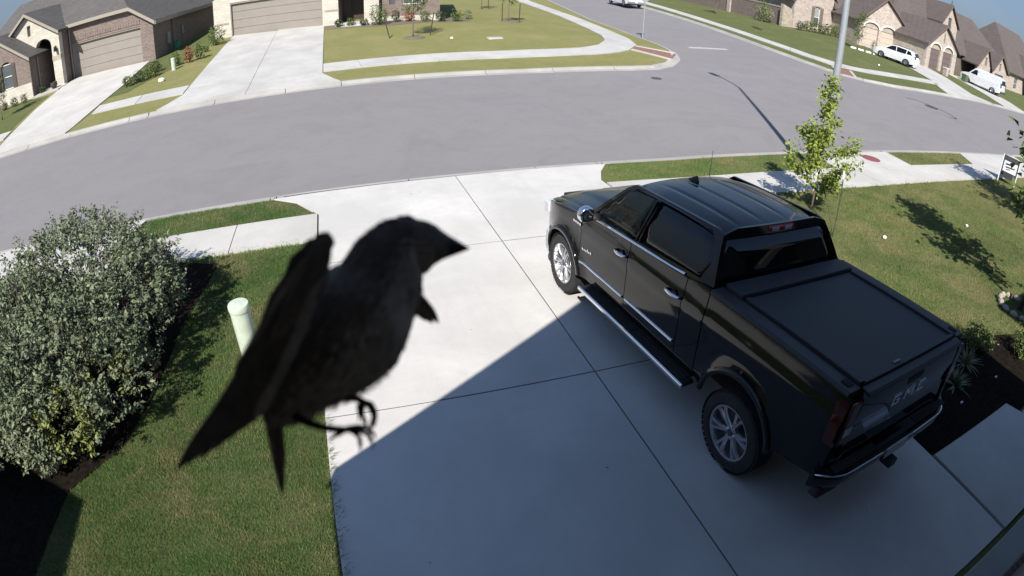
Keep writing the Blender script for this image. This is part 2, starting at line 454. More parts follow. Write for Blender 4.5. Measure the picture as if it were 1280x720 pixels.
def kerb(name, path, side, drops, seg=3.0, lim=None, width=.46):
    """kerb and gutter of cast segments; side +1 = the lot lies left of the path; drops = arc spans where it is lowered."""
    root = setting(name)
    _, L = walk(path, 0, .1, 1); s = lim[0] if lim else 0; L = min(L, lim[1]) if lim else L
    while s < L-.2:
        e = min(s+seg, L)
        for d0, d1 in drops:
            if s < d0-.01 < e: e = d0
            if s < d1-.01 < e: e = d1
        low = any(d0-.01 <= s and e <= d1+.01 for d0, d1 in drops)
        pts, _ = walk(path, s+.012, e-.012, .8)
        if low: prof = [(-.02, -.25), (-.02, -.094), (.2, -.082), (.34, -.02), (width, .026), (width, -.25)]
        else: prof = [(-.02, -.25), (-.02, -.094), (.24, -.072), (.29, .005), (.32, .035), (width, .038), (width, -.25)]
        m = MB(); k = len(prof)
        rows = [offset(pts, side*d) for d, _ in prof]
        for i in range(len(pts)):
            c = pts[i]; z = G(*c)
            m.v += [(rows[j][i][0], rows[j][i][1], z+prof[j][1]) for j in range(k)]
        m.f = [(i*k+j, i*k+(j+1) % k, (i+1)*k+(j+1) % k, (i+1)*k+j) for i in range(len(pts)-1) for j in range(k)]
        m.f += [tuple(range(k)), tuple(range((len(pts)-1)*k, len(pts)*k))]
        m.build('kerb_segment', M['kerb'], root)
        s = e
    return root
kerb('near_kerb', NEAR, -1, [(arc_of(NEAR, (-11.5, 11.9)), arc_of(NEAR, (-4.6, 12))), (arc_of(NEAR, (-1.5, 12.1)), arc_of(NEAR, (6.1, 12.2))), (arc_of(NEAR, (13, 12.2)), arc_of(NEAR, (17.1, 12.2))), (arc_of(NEAR, (22.6, 12.1)), arc_of(NEAR, (29, 11.85)))], lim=(36, 110))
FL = offset(FARL, 0)
kerb('far_kerb', FL, 1, [(arc_of(FL, (-17.3, 22.8)), arc_of(FL, (-11.9, 22.9))), (arc_of(FL, (-8, 23.1)), arc_of(FL, (.3, 23.2))), (arc_of(FL, (15.6, 24)), arc_of(FL, (17.6, 26.2)))], lim=(25, 140))
FR = FARR
kerb('corner_kerb', FR, 1, [(arc_of(FR, (29.0, 26.0)), arc_of(FR, (30.6, 23.8))), (arc_of(FR, (41.5, 22.6)), arc_of(FR, (50.5, 22.9))), (arc_of(FR, (54, 23)), arc_of(FR, (60.5, 23.1)))], lim=(45, 150), seg=4)

# lawns: one sheet per block, paving is laid over them
near_in = offset(NEAR, -.44); farl_in = offset(FARL, .44); farr_in = offset(FARR, .44)
tag(drape('lawn', [(-25, -9), (0, -9), (0, 11.66), (-9.2, 11.5), (-25, 11.3)], 0, M['lawn'], res=1.2, skirt=.3), kind='structure')
tag(drape('lawn', [(0, -9), (30, -9), (30, 11.4), (20, 11.71), (15.7, 11.76), (9.3, 11.86), (0, 11.66)], 0, M['lawn_dry'], res=1.2, skirt=.3), kind='structure')
tag(drape('lawn', farl_in+[(26, 120), (-60, 120)], 0, M['lawn_far'], res=2, skirt=.3), kind='structure')
tag(drape('lawn', farr_in+[(120, 120)], 0, M['lawn_deep'], res=3.5, skirt=.3), kind='structure')
# greener ground between the left house and its neighbour, and the strip beyond its walk
tag(drape('grass_patch', [(-18.4, 27.75), (-12.35, 27.6), (-11.9, 31), (-12.1, 36.5), (-9.5, 48), (-7.9, 48), (-8.3, 38), (-9.4, 33), (-11, 29)], .012, M['lawn_deep'], res=1.5, skirt=0), kind='structure')
tag(drape('grass_patch', [(-40, 27.7), (-18.1, 27.7), (-18.9, 34.6), (-20.2, 35), (-40, 34)], .012, M['lawn_deep'], res=1.5, skirt=0), kind='structure')

def slabs(root, polys, mat, off=.05, res=1.0, skirt=.14, name='slab'):
    for p in polys: drape(name, p, off, mat, root, res=res, skirt=skirt)
g = .009
# own driveway: two rows of three cast slabs, joints between them
drv = setting('driveway')
rows = [(.26, 4.42), (4.42, 8.08), (8.08, 11.665)]
for y0, y1 in rows:
    for x0, x1 in ((-.52, 2.48), (2.48, 5.48)):
        a, b, c, d = x0+g, x1-g, y0+(g if y0 < 8 else .016), y1-g
        if y1 < 11: p = [(a, c), (b, c), (b, d), (a, d)]
        elif x0 < 0: p = [(a, c), (b, c), (b, 11.665), (-.52, 11.635), (-1.5, 11.615), (-1.0, 11.2), (a, 10.3)]
        else: p = [(a, c), (b, c), (b, 10.6), (5.75, 11.2), (6.12, 11.72), (5.48, 11.715), (a, 11.668)]
        drape('slab', p, .03+random.uniform(-.002, .002), M['concrete'], drv, res=.6, skirt=.14)
drape('joint_filler', [(-.5, .27), (5.46, .27), (5.46, 10.6), (5.8, 11.25), (5.9, 11.71), (-1.3, 11.71), (-.96, 11.2), (-.5, 10.25)], .0245, M['joint'], drv, res=1.5, skirt=.1)
# near sidewalk either side of the driveway
nw = setting('sidewalk')
x = -.52
while x > -26:
    slabs(nw, [[(x-1.62, 9.05), (x-g*2, 9.05), (x-g*2, 10.32), (x-1.62, 10.32)]], M['walk']); x -= 1.62
x = 5.48
while x < 40:
    slabs(nw, [[(x+g*2, 9.05), (x+1.62, 9.05), (x+1.62, 10.38), (x+g*2, 10.38)]], M['walk']); x += 1.62
drape('joint_filler', [(-26, 9.08), (-.55, 9.08), (-.55, 10.29), (-26, 10.29)], .016, M['joint'], nw, res=2, skirt=.1)
drape('joint_filler', [(5.51, 9.08), (40, 9.08), (40, 10.35), (5.51, 10.35)], .016, M['joint'], nw, res=2, skirt=.1)
# concrete pads between walk and kerb: utility pad right, neighbours' aprons left and right
for k, p in enumerate(([(13.0, 10.4), (17.1, 10.4), (17.2, 11.72), (13.2, 11.74)], [(22.1, 10.4), (28.6, 10.4), (29, 11.38), (22.9, 11.6)])):
    tag(drape('apron_slab', p, .028, M['walk'], res=1, skirt=.14), kind='structure')
la = setting('apron')
for p in ([(-11.5, 10.34), (-8.02, 10.34), (-8.02, 11.45), (-11.5, 11.35)], [(-8.0, 10.34), (-4.9, 10.34), (-4.5, 11.55), (-8.0, 11.45)]):
    slabs(la, [p], M['walk'], name='slab')
nd = setting('neighbour_driveway')
for y0, y1 in ((1, 5), (5.02, 9.03)):
    slabs(nd, [[(-11.5, y0), (-8.02, y0), (-8.02, y1), (-11.5, y1)], [(-8, y0), (-7.3, y0), (-7.3, y1), (-8, y1)]], M['walk'])
# entry walk at the right of the driveway
ew = setting('entry_walk')
slabs(ew, [[(5.5, .26), (7.0, .26), (7.72, 1.24), (7.6, 1.57), (5.5, 1.57)], [(7.02, .26), (9.4, .26), (9.4, 1.5), (7.75, 1.3)]], M['walk'], res=.5)
# mulch beds
tag(drape('planting_bed', [(5.5, 1.6), (7.65, 1.6), (7.8, 1.35), (9.6, 1.53), (9.6, .3), (11.5, .3), (10.2, 2.5), (8.2, 3.1), (5.5, 2.6)], .02, M['soil'], res=.3, bumpf=lambda a, b: random.uniform(-.02, .03), skirt=.1), kind='structure')
tag(drape('planting_bed', [(-7.2, -2), (-3.75, -2), (-3.65, 2.6), (-3.5, 3.7), (-2.9, 4.35), (-2.68, 5.2), (-2.58, 6.5), (-2.38, 7.9), (-2.3, 8.7), (-3.0, 8.95), (-6, 8.9), (-7.2, 8)], .015, M['soil'], res=.35, bumpf=lambda a, b: random.uniform(-.015, .025), skirt=.1), kind='structure')  # right side widened over the bush's cast shadow, to paint that shade darker

tag(drape('planting_bed', [(-.4, 38.3), (1.6, 38.0), (3.6, 37.5), (6.5, 38.1), (9.2, 38.6), (9.6, 40.2), (7, 42), (3.5, 40.5), (-.4, 40.2)], .015, M['dirt'], res=.8, skirt=.05), kind='structure')
# far walks and drives
fw = setting('far_sidewalk')
def strip_slabs(root, inner, outer, step, mat, off=.05, start=0):
    """slabs between two polylines of equal parameter."""
    pi_, li = walk(inner, 0, 1e9, 1e9); n = max(2, int(li/step))
    def at(path, t):
        q, L = walk(path, 0, .1, 1); p, _ = walk(path, 0, max(t*L, 1e-3), 1e9); return p[-1]
    for k in range(n):
        t0, t1 = k/n, (k+1)/n; e = .012/step
        a = [at(inner, t0+e*(t1-t0)), at(inner, (t0+t1)/2), at(inner, t1-e*(t1-t0))]
        b = [at(outer, t1-e*(t1-t0)), at(outer, (t0+t1)/2), at(outer, t0+e*(t1-t0))]
        drape('slab', a+b, off, mat, root, res=1.2, skirt=.14)
strip_slabs(fw, [(-.46, 25.95), (5.2, 26.1), (10.6, 26.1), (13.2, 26.4), (14.9, 27.1), (16.3, 28.7)], [(-.46, 27.55), (5.5, 27.7), (11.2, 27.65), (12.7, 27.9), (13.9, 28.6), (14.9, 29.9)], 1.7, M['farcon'])
strip_slabs(fw, [(16.32, 28.75), (17.3, 31.5), (17.9, 35.4), (19.2, 43.9), (21.2, 61), (24.5, 78)], [(14.92, 29.95), (15.8, 32.2), (16.5, 35.9), (17.9, 44.6), (19.9, 61.5), (23.2, 78.5)], 2.4, M['farcon'])
strip_slabs(fw, [(-11.9, 26.0), (-7.0, 25.9)], [(-12.0, 27.35), (-7.0, 27.4)], 1.7, M['farcon'])
strip_slabs(fw, [(-45, 25.6), (-17.6, 26.0)], [(-45, 27.0), (-17.8, 27.4)], 3, M['farcon'])
cw = setting('corner_sidewalk')
strip_slabs(cw, [(37.6, 78), (34.6, 60), (32.2, 45), (31.0, 35.5), (30.6, 30), (30.9, 27.6), (32.0, 26.6), (34, 26.0), (44.2, 25.9)], [(38.9, 78), (35.9, 60), (33.5, 45), (32.3, 35.5), (32.0, 30.4), (32.4, 28.4), (33.2, 27.6), (34.6, 27.3), (44.6, 27.2)], 2.4, M['farcon'])
md = setting('middle_driveway')
for x0, x1 in ((-6.95, -3.72), (-3.7, -.48)):
    e0 = -.75 if x0 < -5 else 0; e1 = .75 if x0 > -5 else 0
    slabs(md, [[(x0+e0, 23.65), (x1+e1, 23.65), (x1, 25.6), (x0, 25.6)], [(x0, 25.62), (x1, 25.62), (x1, 31.9), (x0, 31.9)], [(x0, 31.92), (x1, 31.92), (x1-.0, 40.4), (x0, 41.4)]], M['farcon'])
ld = setting('left_driveway')
slabs(ld, [[(-16.9, 23.4), (-12.3, 23.45), (-12.15, 27.0), (-17.5, 27.0)], [(-17.5, 27.02), (-12.15, 27.02), (-11.95, 31), (-12.2, 37.5), (-18.3, 38.2), (-18.5, 36), (-18.1, 31)]], M['walk'])
rd = setting('right_driveway')
slabs(rd, [[(41.0, 23.1), (50.6, 23.4), (49.5, 25.2), (42.9, 25.2)], [(42.9, 25.22), (49.5, 25.22), (54.4, 31), (57.5, 36), (58.8, 40.9), (51.6, 40.9), (47.6, 31.6), (44.9, 27.3)]], M['farcon'])
vd = setting('van_driveway')
slabs(vd, [[(54, 23.5), (60.6, 23.6), (63.5, 27), (66.5, 35.4), (61.5, 35.4), (57.5, 28)]], M['farcon'])
# corner ramps with red paving between concrete kerbs
for nm, q, sides in (('corner_ramp', [(15.35, 27.5), (16.1, 28.4), (17.65, 26.75), (16.5, 25.3)], 1), ('corner_ramp', [(30.75, 26.9), (31.7, 26.0), (30.4, 24.45), (29.45, 25.2)], 1)):
    r = setting(nm)
    drape('red_paving', q, .02, M['redpaver'], r, res=.6, skirt=.1)
    for a, b in ((q[0], q[3]), (q[1], q[2])):
        d = Vector((b[0]-a[0], b[1]-a[1])).normalized(); nn = (-d.y*.11, d.x*.11)
        drape('ramp_kerb', [(a[0]-nn[0], a[1]-nn[1]), (b[0]-nn[0], b[1]-nn[1]), (b[0]+nn[0], b[1]+nn[1]), (a[0]+nn[0], a[1]+nn[1])], .045, M['farcon'], r, res=1, skirt=.15)
tag(drape('stop_line', [(19.3, 30.1), (24.2, 30.3), (24.2, 30.75), (19.3, 30.65)], -.096, M['worn_paint'], res=1, skirt=0), kind='structure')
# tar-sealed trench round the manhole at the right
ring = MB(); pts = [(31.2, 20.6), (31.9, 20.4), (32.4, 19.6), (32.6, 18.7), (32.5, 17.7), (32.2, 17.1), (31.8, 17.0), (31.6, 17.3)]
for i in range(len(pts)-1):
    a, b = Vector(pts[i]), Vector(pts[i+1]); n = Vector((-(b-a).y, (b-a).x)).normalized()*.07
    ring.add([(q.x, q.y, G(q.x, q.y)-.095) for q in (a-n, b-n, b+n, a+n)], [(0, 1, 2, 3)])
tag(ring.build('tar_seam', M['tar']), kind='structure')
def cover(name, x, y, r, off, mat, label, cat):
    m = MB(); m.lathe([(r*1.12, -.03), (r*1.12, .002), (r*1.02, .004), (r, .0), (r*.55, .006), (0.001, .008)], 24)
    for k in range(8): m.box(-.012+.0, .012, r*.6, r*.9, 0, .012) if k == 0 else None
    o = m.build(name, mat); o.location = (x, y, G(x, y)+off)
    dx = (G(x+.5, y)-G(x-.5, y)); dy = (G(x, y+.5)-G(x, y-.5)); o.rotation_euler = (atan2(dy, 1), -atan2(dx, 1), 0)
    return tag(o, label, cat)
cover('manhole_cover', 32.0, 19.0, .42, -.092, M['iron'], 'dark round manhole cover in the grey street near the parked van', 'manhole cover')
cover('utility_cover', 15.53, 11.1, .3, .036, M['redcover'], 'dark red round utility cover set in the pale concrete pad by the kerb', 'utility cover')
cover('drain_cover', 13.4, 21.6, .22, -.092, M['iron'], 'small dark round cover in the street before the corner lawn', 'drain cover')

# ================================================================ HOUSES
M['brick_red'] = m_brick('red_brown_brick', (.095, .06, .05), (.185, .13, .112), (.22, .19, .165), .26, .09, .014, .35)
M['brick_own'] = m_brick('own_brick', (.085, .062, .052), (.13, .1, .085), (.16, .14, .12), .2, .07, .01, .3)
M['stone_white'] = m_brick('white_limestone', (.43, .4, .34), (.54, .51, .44), (.4, .37, .32), .42, .2, .016, .25, True)
M['stone_mix'] = m_brick('pale_mixed_stone', (.36, .29, .25), (.52, .46, .41), (.34, .29, .25), .36, .17, .018, .4, True)
M['stone_mott'] = m_brick('mottled_stone', (.3, .26, .2), (.47, .42, .34), (.3, .26, .21), .4, .2, .02, .45, True)
M['roof'] = m_roof('grey_shingle', (.095, .088, .082))
M['roof_brown'] = m_roof('brown_shingle', (.1, .082, .076))
M['trim'] = simple('taupe_trim', (.27, .24, .2), .7, var=.06)
M['trim_dark'] = simple('brown_trim', (.13, .095, .08), .7, var=.1)
M['trim_white'] = simple('white_trim', (.68, .65, .58), .7, var=.06)
M['door_tan'] = simple('tan_garage_door', (.225, .2, .172), .55, var=.05, scale=2)
M['door_brown'] = simple('brown_garage_door', (.13, .1, .095), .6, var=.08)
M['door_pale'] = simple('cream_garage_door', (.42, .36, .3), .6, var=.06)
M['shutter'] = simple('dark_shutter', (.075, .062, .05), .7, var=.12)
M['shutter_b'] = simple('brown_shutter', (.16, .13, .105), .7, var=.12)
M['frontdoor'] = simple('dark_front_door', (.045, .03, .022), .5, var=.2)
M['pane'] = m_glass('window_glass', (.06, .075, .085), 0, .04)
M['blind'] = simple('window_blind', (.5, .52, .5), .8, var=.08)
M['metal_dk'] = simple('black_metal', (.02, .02, .02), .5, .6)

def wall(name, outline, holes, y, mat, parent, t=.24):
    """wall standing at local y, in the x-z plane, t deep, with real openings."""
    v, F = cdt(outline, holes, 3.0); n = len(v); m = MB(); cnt = {}
    for q in F:
        for i in range(len(q)):
            e = (q[i], q[(i+1) % len(q)]); cnt[frozenset(e)] = cnt.get(frozenset(e), [])+[e]
    rim = [es[0] for es in cnt.values() if len(es) == 1]
    m.v = [(a, y, b) for a, b in v]+[(a, y+t, b) for a, b in v]
    m.f = list(F)+[tuple(reversed([i+n for i in q])) for q in F]+[(b, a, a+n, b+n) for a, b in rim]
    return m.build(name, mat, parent)
def side_wall(name, x, y0, y1, z, mat, parent, t=.24):
    return MB().box(x, x+t, y0, y1, -.4, z).build(name, mat, parent)
def roof(polys, mat, parent, t=.16, name='roof', kids=()):
    """one mesh of thick roof slopes (lists of 3D corners)."""
    m = MB()
    for p in polys:
        n = len(p); m.add(list(p)+[(a, b, c-t) for a, b, c in p], [tuple(range(n)), tuple(range(2*n-1, n-1, -1))]+[(i, i+n, (i+1) % n+n, (i+1) % n) for i in range(n)])
    return m.build(name, mat, parent)
def gable_roof(x0, x1, ze, xa, za, y0, y1, mat, parent, trim, ov=.3, name='roof'):
    """front gable: eaves at x0/x1 height ze (pair), apex xa, za; runs from y0 to y1 with rake boards."""
    e0, e1 = ze if hasattr(ze, '__len__') else (ze, ze)
    L0, R0 = (x0, e0), (x1, e1)
    r = roof([[(x0, y0-ov, e0+.16), (xa, y0-ov, za+.16), (xa, y1, za+.16), (x0, y1, e0+.16)], [(xa+.004, y0-ov, za+.16), (x1, y0-ov, e1+.16), (x1, y1, e1+.16), (xa+.004, y1, za+.16)]], mat, parent, name=name)
    m = MB()
    for a, b in ((L0, (xa, za)), ((xa, za), R0)):
        m.add([(a[0], y0-ov-.05, a[1]-.08), (b[0], y0-ov-.05, b[1]-.08), (b[0], y0-ov-.05, b[1]+.13), (a[0], y0-ov-.05, a[1]+.13),
               (a[0], y0-ov-.004, a[1]-.08), (b[0], y0-ov-.004, b[1]-.08), (b[0], y0-ov-.004, b[1]+.13), (a[0], y0-ov-.004, a[1]+.13)],
              [(0, 1, 2, 3), (7, 6, 5, 4), (0, 4, 5, 1), (3, 2, 6, 7), (0, 3, 7, 4), (1, 5, 6, 2)])
    m.build('rake_board', trim, r)
    return r
def garage_door(x0, x1, z0, z1, y, mat, parent, n=4, frame=None, rails=3):
    d = MB().box(x0-.02, x1+.02, y+.035, y+.07, z0, z1).build('garage_door', mat, parent)
    h = (z1-z0)/n
    for i in range(n):
        MB().box(x0, x1, y, y+.034, z0+i*h+.012, z0+(i+1)*h-.012).build('panel', mat, d, bevel=.008)
    if frame:
        MB().box(x0-.14, x0-.001, y-.16, y+.05, z0, z1+.12).box(x1+.001, x1+.14, y-.16, y+.05, z0, z1+.12).box(x0-.001, x1+.001, y-.16, y+.05, z1+.001, z1+.12).build('garage_frame', frame, parent)
    return d
def window(x0, x1, z0, z1, y, parent, frame, cols=2, rws=2, blind=False, arch=0):
    f = MB()
    b = .05
    f.box(x0, x0+b, y, y+.08, z0, z1).box(x1-b, x1, y, y+.08, z0, z1).box(x0+b, x1-b, y, y+.08, z0, z0+b).box(x0+b, x1-b, y, y+.08, z1-b, z1)
    for i in range(1, cols): xm = x0+(x1-x0)*i/cols; f.box(xm-.015, xm+.015, y+.003, y+.06, z0+b, z1-b)
    for i in range(1, rws): zm = z0+(z1-z0)*i/rws; f.box(x0+b, x1-b, y+.001, y+.064, zm-.025, zm+.025)
    w = f.build('window', frame, parent)
    for j in range(rws):
        za = z0+b+(z1-z0-2*b)*j/rws; zb = z0+b+(z1-z0-2*b)*(j+1)/rws
        MB().box(x0+b, x1-b, y+.03, y+.035, za, zb).build('pane', M['pane'], w)
        if blind and j == rws-1:
            s = MB()
            for q in range(8): zc = za+(zb-za)*(q+.5)/8; s.box(x0+b+.01, x1-b-.01, y+.012, y+.016, zc-.035, zc+.03)
            s.build('blind', M['blind'], w)
    return w
def arch_pts(xl, xr, zs, zt, n=10):
    """points of an arched head from right spring to left spring."""
    c = (xl+xr)/2; r = (xr-xl)/2
    return [(c+r*cos(pi*i/n), zs+(zt-zs)*sin(pi*i/n)) for i in range(n+1)]
def downpipe(x, y, z, mat, parent):
    MB().tube([(x, y, -.3), (x, y, z)], .05, 8).build('downpipe', mat, parent)
def shutters(x0, x1, z0, z1, y, w, mat, parent):
    for a in (x0-w, x1):
        s = MB().box(a+.01, a+w-.01, y-.045, y-.004, z0, z1).build('shutter', mat, parent)
        sl = MB()
        for k in range(12): zz = z0+.06+(z1-z0-.12)*k/12; sl.box(a+.05, a+w-.05, y-.06, y-.043, zz, zz+(z1-z0)/12*.6)
        sl.build('slats', mat, s, kind='stuff')

# ---- left house: brick, white stone gable with an arched entry
rz = radians(-6.56)
hl = thing('brick_house', 'brown brick house with arched white stone entry gable and wide tan garage door', 'house', (-18.31, 38.27, -.08), rz)
wall('garage_wall', [(-.28, -.5), (6.6, -.5), (6.6, 2.6), (5.0, 3.8), (-.28, 3.8)], [[(-.02, -.1), (5.64, -.1), (5.64, 2.45), (-.02, 2.45)]], 0, M['brick_red'], hl)
garage_door(0, 5.62, 0, 2.36, .2, M['door_tan'], hl, 4, M['trim'])
m = MB(); k = 0
while k < 27: m.box(.0+k*.21, .19+k*.21, -.03, -.002, 2.62, 2.9); k += 1
m.build('soldier_course', M['brick_red'], hl, kind='stuff')
side_wall('side_wall', 6.36, .24, 14, 2.6, M['brick_red'], hl)
wall('return_wall', [(-.5, -.5), (-.29, -.5), (-.29, 3.8), (-.5, 3.8)], [], -1.4, M['brick_red'], hl, t=1.6)
ap = arch_pts(-2.35, -.93, 2.95, 3.5)
wall('entry_wall', [(-5.3, -.5), (-.2, -.5), (-.2, 3.7), (-2.95, 5.5), (-5.3, 3.97)], [[(-.93, 0)]+ap+[(-2.35, 0)], [(-3.0, 4.0), (-2.68, 4.0), (-2.68, 4.75), (-3.0, 4.75)]], -1.41, M['stone_white'], hl, t=.45)
MB().box(-5.2, -.3, .3, .5, -.4, 3.7).build('entry_back_wall', M['brick_red'], hl)
MB().box(-2.2, -1.1, .22, .28, 0.02, 2.4).build('front_door', M['frontdoor'], hl)
MB().box(-3.0, -2.68, -1.2, -1.15, 4.0, 4.75).build('gable_vent', M['shutter_b'], hl)
MB().box(-.95, -.19, -1.44, -1.0, 1.82, 2.1).build('stone_band', M['stone_mott'], hl)
gable_roof(-5.3, .02, (3.97, 3.62), -2.95, 5.55, -1.41, 5, M['roof'], hl, M['trim'])
wall('wing_wall', [(-7.9, -.6), (-2.0, -.6), (-2.0, 2.6), (-4.95, 4.55), (-7.9, 2.6)], [[(-4.7, .95), (-3.75, .95)]+arch_pts(-4.7, -3.75, 2.6, 2.85, 6)], -2.95, M['brick_red'], hl)
wall('wainscot', [(-7.92, -.6), (-1.97, -.6), (-1.97, .95), (-7.92, .95)], [], -3.06, M['stone_white'], hl, t=.1)
MB().box(-2.24, -1.995, -2.7, .3, -.6, 2.6).build('wing_side_wall', M['brick_red'], hl)
window(-4.7, -3.75, .97, 2.68, -2.85, hl, M['trim_white'], 1, 2)
shutters(-4.7, -3.75, .95, 2.68, -2.95, .42, M['shutter'], hl)
gable_roof(-8.2, -1.75, 2.5, -4.95, 4.62, -2.95, 5, M['roof'], hl, M['trim'])
r = roof([[(5.0, -.3, 3.95), (.7, 6, 6.9), (-9, 6, 6.9), (-9, 1.2, 4.65), (-.6, -.3, 3.95)], [(6.9, -.3, 2.65), (6.9, 14.3, 2.65), (.72, 6.02, 6.9), (5.02, -.28, 3.95)], [(6.9, 14.3, 2.65), (-9, 14.3, 2.65), (-9, 6.04, 6.9), (.7, 6.04, 6.9)]], M['roof'], hl)
MB().box(-.6, 5.0, -.36, -.31, 3.68, 3.92).build('fascia', M['trim'], r)
MB().add([(5.0, -.36, 3.68), (6.9, -.36, 2.38), (6.9, -.36, 2.62), (5.0, -.36, 3.92), (5.0, -.31, 3.68), (6.9, -.31, 2.38), (6.9, -.31, 2.62), (5.0, -.31, 3.92)], [(0, 1, 2, 3), (7, 6, 5, 4), (0, 4, 5, 1), (3, 2, 6, 7), (1, 5, 6, 2)]).build('rake_board', M['trim'], r)
MB().box(6.92, 6.97, -.3, 14.3, 2.38, 2.62).build('gutter', M['trim'], r)
downpipe(-.12, -.06, 3.7, M['trim'], hl); downpipe(-1.92, -2.0, 2.5, M['trim'], hl)
MB().box(6.61, 6.75, 2.2, 2.6, .7, 1.5).build('meter_box', M['trim'], hl); MB().box(6.61, 6.72, 5.2, 5.5, 1.0, 1.6).build('meter_box', M['trim'], hl)
MB().tube([(6.64, 3.4, .2), (6.64, 3.4, 2.3)], .04, 6).build('conduit', M['trim_dark'], hl)
lan = MB().tube([(-.5, -1.44, 2.75), (-.5, -1.6, 2.8)], .025, 6).box(-.6, -.4, -1.7, -1.5, 2.4, 2.74, .03, .03).build('wall_lantern', M['metal_dk'], hl)

# ---- middle house: white stone piers beside a wide tan garage door
hm = thing('brick_house', 'tan brick house with white limestone piers beside a wide closed garage door', 'house', (-6.99, 41.19, .02), radians(-9.6))
wall('garage_wall', [(-1.35, -.5), (7.62, -.5), (7.62, 3.3), (3.1, 5.6), (-1.35, 3.3)], [[(-.05, -.1), (6.54, -.1), (6.54, 2.5), (-.05, 2.5)]], 0, M['stone_white'], hm, t=.3)
for xa_, xb_ in ((-1.4, -.2), (6.7, 7.66)): MB().box(xa_, xb_, -.03, -.002, 1.02, 1.12).build('stone_band', M['trim'], hm)
garage_door(0, 6.49, .02, 2.4, .2, M['door_tan'], hm, 4, M['trim'])
MB().box(7.38, 7.62, .3, 2.6, -.5, 3.2).build('porch_side_wall', M['brick_red'], hm)
MB().box(7.62, 10.3, 2.4, 2.65, -.5, 3.2).build('porch_wall', M['brick_own'], hm)
MB().box(8.2, 9.15, 2.33, 2.395, .1, 2.35).build('front_door', M['frontdoor'], hm)
MB().box(7.5, 9.9, -.75, 2.4, -.4, .06).build('porch_floor', M['farcon'], hm); MB().box(7.9, 9.3, -1.1, -.755, -.4, -.02).build('porch_step', M['farcon'], hm)
wall('porch_pier', [(9.35, -.5), (10.35, -.5), (10.35, 3.2), (9.35, 3.2)], [], .05, M['stone_white'], hm, t=.5)
wall('front_wall', [(10.4, -.5), (14.4, -.5), (14.4, 3.2), (10.4, 3.2)], [[(11.0, 1.1), (11.42, 1.1), (11.42, 2.5), (11.0, 2.5)], [(11.9, 1.1), (13.2, 1.1), (13.2, 2.5), (11.9, 2.5)]], .6, M['brick_red'], hm)
wall('wainscot', [(10.41, -.5), (14.42, -.5), (14.42, .3), (10.41, .3)], [], .5, M['stone_white'], hm, t=.1)
window(11.0, 11.42, 1.1, 2.5, .7, hm, M['trim_dark'], 1, 2); window(11.9, 13.2, 1.1, 2.5, .7, hm, M['trim_white'], 2, 2, True)
MB().box(14.16, 14.4, .84, 13, -.5, 3.2).build('side_wall', M['brick_red'], hm)
MB().box(-1.35, -1.11, .3, 13, -.5, 3.2).build('side_wall', M['stone_white'], hm)
gable_roof(-1.7, 7.9, 3.15, 3.1, 5.65, 0, 7, M['roof'], hm, M['trim'])
roof([[(7.4, -.4, 3.3), (14.8, -.2, 3.3), (11, 6.5, 7.2), (3, 6.5, 7.2)], [(14.8, -.2, 3.3), (14.8, 13.4, 3.3), (11.02, 6.52, 7.2)], [(14.8, 13.4, 3.3), (-1.6, 13.4, 3.3), (3, 6.54, 7.2), (11, 6.54, 7.2)], [(-1.6, 13.4, 3.3), (-1.6, 2, 3.3), (2.98, 6.52, 7.2)]], M['roof'], hm)
downpipe(10.36, .48, 3.2, M['trim_dark'], hm)

# ---- houses beyond the cross street (front walls face the street)
def rface(o): return o
h1 = thing('stone_house', 'pale stone house with steep gable over one brown shuttered window behind bushes', 'house', (43.5, 46.2, .62))
wall('front_wall', [(1.75, -1), (8.85, -1), (8.85, 3.4), (5.3, 7.6), (1.75, 3.4)], [[(5.0, .65), (5.95, .65)]+arch_pts(5.0, 5.95, 2.85, 3.02, 6)], 0, M['stone_mix'], h1, t=.3)
wall('low_wall', [(.15, -1), (1.74, -1), (1.74, 1.0), (1.5, 2.1), (.15, 2.5)], [], .05, M['stone_mott'], h1, t=.4)
window(5.0, 5.95, .65, 2.95, .12, h1, M['trim_white'], 1, 2, True); shutters(5.0, 5.95, .6, 3.0, 0, .5, M['shutter_b'], h1)
MB().box(4.6, 6.35, -.1, .05, .45, .6).build('sill', M['trim_white'], h1)
MB().box(4.9, 6.05, -.04, -.002, 3.05, 3.3).build('lintel', M['stone_mott'], h1)
MB().box(7.1, 7.5, -.03, -.002, 1.2, 1.32).build('number_plate', M['metal_dk'], h1)
gable_roof(1.3, 9.3, 3.1, 5.3, 7.75, 0, 9, M['roof_brown'], h1, M['trim_dark'])
for xa_, xb_ in ((8.55, 8.85), (1.75, 2.05)): MB().box(xa_, xb_, .3, 9, -1, 3.2).build('side_wall', M['stone_mott'], h1)
wall('recessed_wall', [(8.86, -1), (14.5, -1), (14.5, 3.1), (8.86, 3.1)], [[(9.4, -.2), (11.9, -.2), (11.9, 2.3), (9.4, 2.3)]], 2.2, M['stone_mix'], h1)
garage_door(9.4, 11.9, -.1, 2.3, 2.36, M['door_pale'], h1, 4)
roof([[(8.9, 1.7, 3.2), (14.8, 1.7, 3.2), (13, 7, 7.5), (7, 7, 7.5)], [(14.8, 1.7, 3.2), (14.8, 12, 3.2), (13.02, 7.02, 7.5)], [(14.8, 12, 3.2), (1.8, 12, 3.2), (7, 7.04, 7.5), (13, 7.04, 7.5)]], M['roof_brown'], h1)
